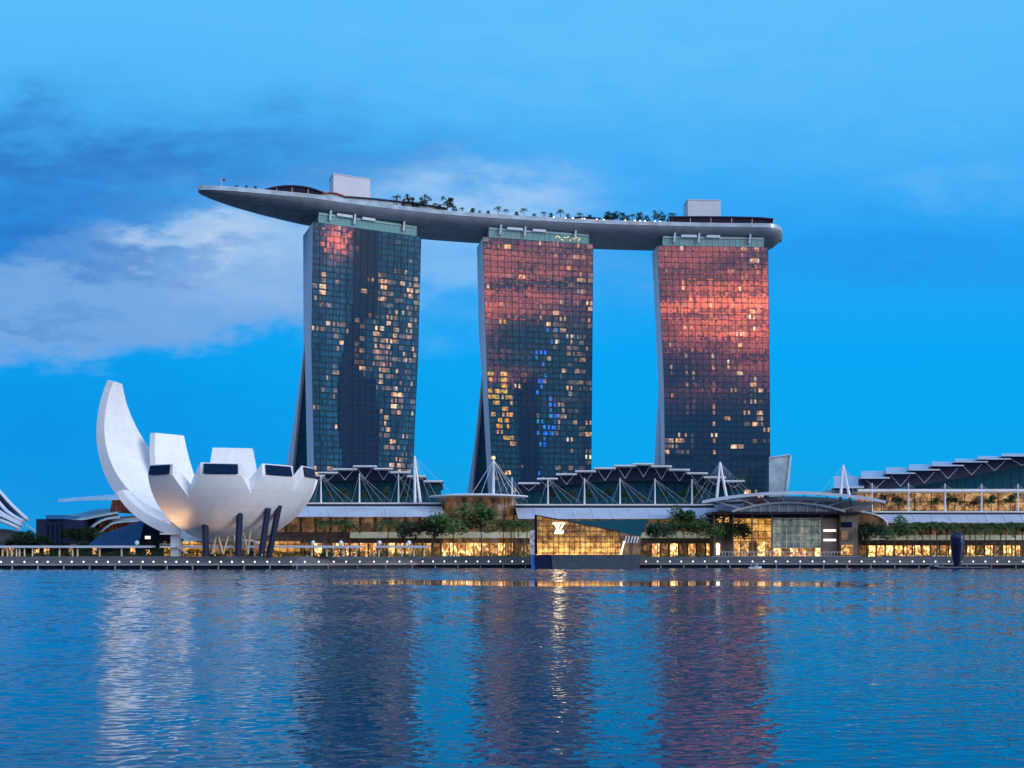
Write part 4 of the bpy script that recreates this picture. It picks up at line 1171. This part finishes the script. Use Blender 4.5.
b.build('railing', M['white_metal'], eh)
aframe(eh, 843, 465, [839.5, 852.5], 511, 452, [(826, 497), (818, 496), (862, 497), (872, 502), (856, 498)])
eq('lit_post', 716.5, 544, 719.5, 555, 444, 'led', .6)
# barrel end of the right wing canopy
ba = thing('barrel_arch', 'brown barrel vault end with a white curved rim left of the right wing', 'vault', P(872, 555, 460)); ba.location.z = 5
b = MB(); pts = [P(857 + 30 * math.sin(R(90) * k / 10), 512 + 14 * (1 - math.cos(R(90) * k / 10)), 456) for k in range(11)]
b.prism(pts + [P(887, 530, 456), P(857, 530, 456)], (0, 12, 0)); b.build('vault_wall', M['louvre_dim'], ba)
b = MB(); b.tube([p + Vector((0, -.5, 0)) for p in pts], .42, 6); b.build('rim', M['white_metal'], ba)
# pale leaning glass blade behind the right tower
bl = thing('glass_blade', 'pale leaning glass blade rising behind the right side of the rightmost tower', 'glass blade', P(778, 555, 560)); bl.location.z = 5
b = MB(); b.prism([P(769, 458, 560), P(790, 455, 560), P(785, 500, 560), P(769, 500, 560)], (4, 10, 0)); b.build('glass_wall', M['pale_glass'], bl)
b = MB(); b.bar(P(769, 457.6, 559.6), P(790.4, 454.6, 559.6), .35, n=5); b.bar(P(790.2, 455, 559.6), P(785.2, 500, 559.6), .3, n=5); b.build('rim', M['box'], bl)

# ------------------------------------------------------------------ gold crystal pavilion on the water
cr = thing('crystal_pavilion', 'gold lit wedge-shaped glass pavilion with white monogram standing on the water', 'glass pavilion', P(585, 567, 410)); cr.location.z = 0
Y = 409
def cq(nm, pts, m_, dep, Yq=Y, par=None):
    q = MB(); q.prism([P(a, b_, Yq) for a, b_ in pts], (0, dep, 0)); return q.build(nm, M[m_], par or cr)
cq('glass_front', [(537, 516), (618, 531.5), (623, 554.5), (537, 554.5)], 'jewel', 11)
b = MB()
def rooff(x): return 516 + (x - 537) * 15.5 / 81
for k in range(16):
    x_ = 537 + k * 5.4; b.bar(P(x_, rooff(min(x_, 618)), Y - .25), P(x_, 554.5, Y - .25), .10, n=4)
for k in range(7):
    y_ = 521 + k * 5.4; xl = 537 if y_ > 516 else 537
    xr = min(621, 537 + (y_ - 516) * 81 / 15.5); b.bar(P(xl, y_, Y - .25), P(xr, y_, Y - .25), .09, n=4)
b.build('mullion_grid', M['dark'], cr)
b = MB(); b.bar(P(535.5, 515.2, Y - .3), P(619, 531.2, Y - .3), .28, n=5); b.bar(P(618.5, 531, Y - .3), P(623.3, 554.5, Y - .3), .2, n=5); b.build('roof_edge', M['steel'], cr)
cq('corner_glass', [(534.6, 514.6), (537, 515.2), (537.5, 554.5), (534.8, 554.5)], 'dglass', 8, Y - .6)
cq('rear_facet', [(556, 521), (649.5, 519.5), (640, 537), (617, 534)], 'teal_glass', 6, Y + 13)
cq('wing_frame', [(619, 532), (641, 537), (640, 554.5), (624, 554.5)], 'louvre', 6, Y + 1)
for k in range(5):
    cq('fin', [(626 + k * 3, 536 - .6 + k * .3), (627.1 + k * 3, 536 + k * .3), (625.4 + k * 3, 543), (624.3 + k * 3, 543)], 'white_metal', .4, Y)
cq('slanted_strut', [(623.5, 541), (625.2, 541), (621.6, 554.5), (619.8, 554.5)], 'led', .3, Y - .5)
M['grey_hull'] = varied(mat('grey_hull', (.06, .085, .11), .35), .3, .2)
cq('base_hull', [(551, 554.8), (641, 554.8), (639, 571), (553, 571)], 'grey_hull', 16, Y - 2)
cq('hull_prow', [(534.5, 554.8), (551, 554.8), (553, 571), (535.5, 571)], 'navy_paint', 15, Y - 1.6)
cq('blue_fin', [(530.8, 554.5), (535, 554.5), (535.6, 571), (531.6, 571)], 'blue_panel', 3, Y - 1)
M['speckle'] = varied(mat('patterned_panel', (.55, .50, .50), .5), 1.6, .6, 2)
cq('patterned_pillar', [(529.5, 530.5), (534.4, 530), (534.4, 554.3), (529.8, 554.3)], 'speckle', 2.5, Y - .5)
# white monogram of two interlocked letters
b = MB(); Ys = Y - .7
def stroke(x0, y0, x1, y1, r): b.prism([P(x0 - r, y0, Ys), P(x0 + r, y0, Ys), P(x1 + r, y1, Ys), P(x1 - r, y1, Ys)], (0, .25, 0))
stroke(554.6, 523.3, 559.4, 531.2, .75); stroke(563.6, 523.3, 559.6, 531.2, .5)      # V
stroke(559.6, 523.0, 556.0, 532.6, .75)                                                # slanted L stem
b.prism([P(554.8, 532.0, Ys - .05), P(562.2, 532.0, Ys - .05), P(563, 530.4, Ys - .05), P(563.4, 530.4, Ys - .05), P(562.8, 533.6, Ys - .05), P(554.6, 533.6, Ys - .05)], (0, .25, 0))
for x_, y_, r_ in ((554.6, 523.4, 1.7), (563.4, 523.4, 1.3), (559.6, 523.1, 1.4)): b.prism([P(x_ - r_, y_ - .35, Ys), P(x_ + r_, y_ - .35, Ys), P(x_ + r_, y_ + .4, Ys), P(x_ - r_, y_ + .4, Ys)], (0, .25, 0))
b.build('monogram_sign', M['sign'], cr)

# ------------------------------------------------------------------ navy sculpture on a float
ns = thing('navy_pillar_sculpture', 'dark navy bulbous pillar standing on a floating pontoon at the right', 'sculpture', P(957.5, 569, 392)); ns.location.z = 0
c_ = Vector((P(957.5, 0, 392).x, 392, 0))
b = MB(); b.lathe(c_, [(1.35, 1.0), (1.45, 2.2), (1.9, 4.5), (2.35, 7.5), (2.6, 10), (2.6, 12), (2.45, 13.2), (1.9, 13.9), (1.2, 14.15)], 20); b.build('pillar', M['navy_paint'], ns, True)
b = MB()
for k in range(14):
    a = R(30 + k * 22); b.bar(c_ + Vector((.75 + .75 * math.cos(a), -2.62, 11 + .9 * math.sin(a))), c_ + Vector((.75 + .75 * math.cos(a + .35), -2.62, 11 + .9 * math.sin(a + .35))), .10, n=4)
b.build('ring_emblem', M['blue_panel'], ns)
pn = thing('floating_pontoon', 'long low dark pontoon beneath the navy pillar sculpture', 'pontoon', (c_.x, 392, 0))
b = MB(); b.prism([(c_.x - 9, 388, -.6), (c_.x + 10, 388, -.6), (c_.x + 10.5, 388, .98), (c_.x - 9.5, 388, .98)], (0, 8, 0)); b.build('float', M['navy_paint'], pn)
b = MB(); b.bar((c_.x - 9.4, 387.9, .8), (c_.x + 10.4, 387.9, .8), .14, n=5); b.build('fender', M['grey'], pn)
def boat(px, Yb, lab, cm):
    p = P(px, 0, Yb)
    t = thing('small_boat', lab, 'boat', (p.x, Yb, 0)); L, Wd = 5.2, 1.1
    b = MB(); rows = []
    for k in range(9):
        s = -1 + 2 * k / 8; w_ = Wd * (1 - max(0, s) ** 3 * .92); sh_ = .75 + .35 * max(0, s) ** 2
        rows.append([(p.x + s * L / 2, Yb - w_, sh_), (p.x + s * L / 2, Yb - w_ * .7, -.25), (p.x + s * L / 2, Yb + w_ * .7, -.25), (p.x + s * L / 2, Yb + w_, sh_)])
    b.grid(rows, True); b.cap(rows[0]); b.cap(rows[-1][::-1]); b.build('hull', M['white'], t)
    b = MB(); b.prism([(p.x - 1.7, Yb - .9, 2.2), (p.x + 1.2, Yb - .9, 2.3), (p.x + 1.2, Yb - .9, 2.45), (p.x - 1.7, Yb - .9, 2.35)], (0, 1.8, 0)); b.build('awning', M[cm], t)
    b = MB()
    for sx in (-1.6, 1.1):
        for sy in (-.8, .8): b.bar((p.x + sx, Yb + sy, .7), (p.x + sx, Yb + sy, 2.3), .05, n=4)
    b.build('awning_post', M['white_metal'], t)
    b = MB(); b.box((p.x + .5, Yb, 1.15), (1.2, 1.3, .7)); b.build('cabin', M['pale_glass'], t)
boat(755, 402, 'small pale boat with an awning moored in front of the event hall', 'pale_glass')
boat(935, 398, 'small pale blue boat moored left of the navy pillar sculpture', 'blue_panel')

# ------------------------------------------------------------------ promenade: lights, pergolas, planting
dk0 = make_lamp('deck_light', .30, .95, 'lamp', 'light')
first = True; k = 0; x = -212.0
while x < 216:
    y = edge_y(x) + .5
    lab = 'white globe light on the boardwalk edge, one of the evenly spaced row'
    if first: dk0.location = (x, y, 2.3); tag(dk0, lab, 'light', 'lights along the boardwalk edge'); first = False
    else: dup(dk0, (x, y, 2.3), 0, 1, lab, 'lights along the boardwalk edge')
    x += (4.45 if x < -30 else 4.9) + rt.uniform(-.45, .45)
def pergola(px0, px1, posts, lab):
    Yp = 388
    a, c_ = P(px0, 546.5, Yp), P(px1, 546.5, Yp)
    t = thing('promenade_pergola', lab, 'pergola', ((a.x + c_.x) / 2, Yp, 5))
    b = MB(); b.box(((a.x + c_.x) / 2, Yp, a.z), (c_.x - a.x, 3.2, .55)); b.build('canopy', M['white_metal'], t)
    b = MB(); b.box(((a.x + c_.x) / 2, Yp - 1.62, a.z - .1), (c_.x - a.x, .12, .9)); b.build('edge_beam', M['canopy'], t)
    for px in posts:
        q = P(px, 0, Yp); b = MB(); b.bar((q.x, Yp - .4, 5), (q.x, Yp - .4, a.z - .28), .3, n=8); b.build('post', M['warm_tinted'], t)
    return t
pergola(-20, 154, [3, 8, 12, 17, 20, 25, 33, 60, 73, 78, 100, 122], 'long white pergola roof on posts tinted with warm light at the left of the promenade')
pergola(176, 260, [176, 180, 204, 231, 255], 'white pergola roof on posts tinted with warm light in front of the museum')
pergola(261.5, 362, [259.5 + 4, 312, 327, 335, 344, 356], 'white pergola roof on posts tinted with warm light right of the museum')
pergola(376, 428, [375 + 4, 402, 414, 424], 'short white pergola roof before the left mall wing')
# floodlights on top of the pergolas
fl0 = None
for k, (px, lab) in enumerate(((137, 'left of the stair tower'), (177, 'beside the stair tower'), (204, 'before the first museum leg'), (256, 'right of the lattice columns'), (313, 'right of the museum'), (341, 'before the left end of the mall wing'), (373.5 + 6, 'before the middle of the left mall wing'), (409, 'before the trees'))):
    q = P(px, 544, 388); q.z = P(0, 546.5, 388).z + .28
    if fl0 is None:
        fl0 = thing('floodlight_ball', '', 'floodlight', q)
        b = MB(); b.bar(q, q + Vector((0, 0, .5)), .16, n=6); b.build('stem', M['grey'], fl0)
        b = MB(); b.lathe(q + Vector((0, 0, 1.2)), [(.2, -.85), (.7, -.5), (.85, 0), (.7, .5), (.2, .85)], 10); b.build('globe', M['white'], fl0, True)
        o = fl0
    else: o = dup(fl0, q)
    tag(o, f'white ball-shaped floodlight on the pergola roof {lab}', 'floodlight', 'floodlights on the pergola roofs')
# planting bed foliage
pb = MB(); rp = random.Random(4)
for k in range(9000):
    x = rp.uniform(-215, -35); yb = 389.5 + rp.uniform(-1.2, 3.5)
    if x > -62: yb += 38 * min(1, (x + 62) / 24)
    hgt = (1.7 + 1.0 * math.sin(x * .31) * math.sin(x * .13 + 1)) * 1.3
    p = Vector((x, yb, 5 + rp.random() * max(.5, hgt))); u = Vector((rp.gauss(0, 1), rp.gauss(0, 1), rp.gauss(0, 1))).normalized(); v = u.orthogonal().normalized(); s = rp.uniform(.18, .4)
    pb.face([p - u * s, p - v * s * .6, p + u * s, p + v * s * .6])
tag(pb.build('planting_bed', M['leaf_palm']), 'low green shrub planting behind the pergola posts', 'planting', kind='stuff')
pb = MB()
for k in range(5000):
    x = rp.uniform(-30, 235); yb = 448 + rp.uniform(-1.2, 2.5)
    if 95 < x < 150: continue
    p = Vector((x, yb, 5 + rp.random() * (1.3 + .8 * math.sin(x * .4)))); u = Vector((rp.gauss(0, 1), rp.gauss(0, 1), rp.gauss(0, 1))).normalized(); v = u.orthogonal().normalized(); s = rp.uniform(.2, .45)
    pb.face([p - u * s, p - v * s * .6, p + u * s, p + v * s * .6])
tag(pb.build('planting_bed', M['leaf_palm']), 'low green shrub planting along the mall frontage', 'planting', kind='stuff')

# trees on the promenade and the terraces: px, ground py -> height px
def place(kind, h0, px, ytop, Y, label, group):
    z0 = 5.0
    zt = P(0, ytop, Y).z
    plant(kind, (P(px, 0, Y).x, Y, z0), (zt - z0) / h0, label, group)
G1 = 'shade trees before the mall'
for px, ytop, kd, h0, lab in ((434, 517, 'big_c', 13, 'dark low tree left of the brown pavilion'), (405, 521, 'big_c', 13, 'dark round tree before the right part of the left mall wing'),
        (453, 505, 'big_a', 17, 'tall bright green tree before the left half of the brown pavilion'), (481, 503, 'big_b', 18, 'tall green tree before the right half of the brown pavilion'),
        (684, 507, 'big_b', 18, 'tall green tree right of the gold pavilion'), (710, 512, 'big_a', 17, 'broad dark green tree at the left end of the event hall'),
        (741, 522, 'big_c', 13, 'low dark tree before the gold wall of the event hall'), (657, 522, 'big_c', 13, 'low tree directly right of the gold pavilion'),
        (868, 523, 'big_c', 13, 'dark tree right of the grey service tower'), (893, 517, 'big_a', 17, 'tall dark tree at the left end of the right mall wing')):
    place(kd, h0, px, ytop, 452, lab, G1)
G2 = 'palms along the promenade'
pls = [(325, 522), (345, 523), (349, 526), (388, 523), (503, 522), (511, 524), (519, 523), (527, 524), (668, 526), (676, 528), (726, 530), (733, 530)]
for k, (px, yt) in enumerate(pls):
    near = ('right of the museum' if px < 340 else 'before the middle of the left mall wing' if px < 370 else 'beside the dark tree of the left wing' if px < 400 else 'left of the gold pavilion' if px < 540 else 'right of the gold pavilion' if px < 690 else 'at the left end of the event hall')
    same = [q for q in pls if (q[0] < 340) == (px < 340)]
    place('palm' if k % 2 else 'palm2', 9.5 if k % 2 else 11, px, yt, 455, f'palm tree {near}, {ORD[k]} palm from the left', G2)
for k in range(17):
    px = 908 + k * 7.6 + rt.uniform(-1.5, 1.5)
    place('palm2' if k % 2 else 'palm', 11 if k % 2 else 9.5, px, 526 + rt.uniform(-1.5, 2.5), 455, f'{ORD[k]} palm from the left in the dense row before the right mall wing', 'palm row before the right wing')
G3 = 'small trees on the mall terraces'
def terr(px, yb, yt, lab):
    Yq = 486; z0 = P(0, yb, Yq).z; zt = P(0, yt, Yq).z
    kd = rt.choice(('small', 'small2')); h0 = 6.4 if kd == 'small' else 7.2
    plant(kd, (P(px, 0, Yq).x, Yq, z0), (zt - z0) / h0, lab, G3)
for k, px in enumerate((330, 346, 366, 384, 405)): terr(px, 503.5, 489 + rt.uniform(-1, 3), f'small dark tree on the terrace of the left mall wing, {ORD[k]} from the museum')
for k, px in enumerate((553, 571, 590, 607, 626, 641, 664, 683, 697)): terr(px, 505, 491 + rt.uniform(-1.5, 3), f'small dark tree on the terrace of the middle mall wing, {ORD[k]} from the left')
for k, px in enumerate((884, 900, 935, 955, 973, 991, 1010)): terr(px, 512, 495 + rt.uniform(-1, 4), f'small tree on the lit terrace of the right mall wing, {ORD[k]} from the left')
# dark trees at the far left
for px, yt, Yq, kd, h0, lab in ((22, 532, 470, 'big_c', 13, 'green tree at the foot of the ribbed conservatory'), (36, 531, 474, 'big_a', 17, 'lighter green tree between the conservatory and the dark block'),
        (76, 528, 500, 'big_c', 13, 'dark tree in front of the dark block'), (90, 527, 505, 'big_c', 13, 'dark tree left of the blue glass wedge'), (103, 532, 500, 'big_c', 13, 'low dark tree against the blue glass wedge')):
    place(kd, h0, px, yt, Yq, lab, 'trees at the far left')
for k in range(13):
    px = -8 + k * 15 + rt.uniform(-3, 3)
    place('big_c', 13, px, 540 + rt.uniform(-3, 3), 470 - (60 if px > 140 else 0) + rt.uniform(-6, 6), f'low dark bushy tree behind the left pergola, {ORD[k]} from the left edge', 'low trees behind the left pergola')
kb = thing('lit_kerb', 'warm glowing strip along the foot of the right mall wing', 'kerb', (P(980, 557, 462).x, 462, 5))
b = MB(); a_, c_ = P(895, 0, 462), P(1075, 0, 462); b.box(((a_.x + c_.x) / 2, 462, 5.5), (c_.x - a_.x, .5, .35)); b.build('strip', M['kerbled'], kb)
b = MB(); b.box(((a_.x + c_.x) / 2, 462.3, 5.17), (c_.x - a_.x, .8, .3)); b.build('base', M['grey'], kb)
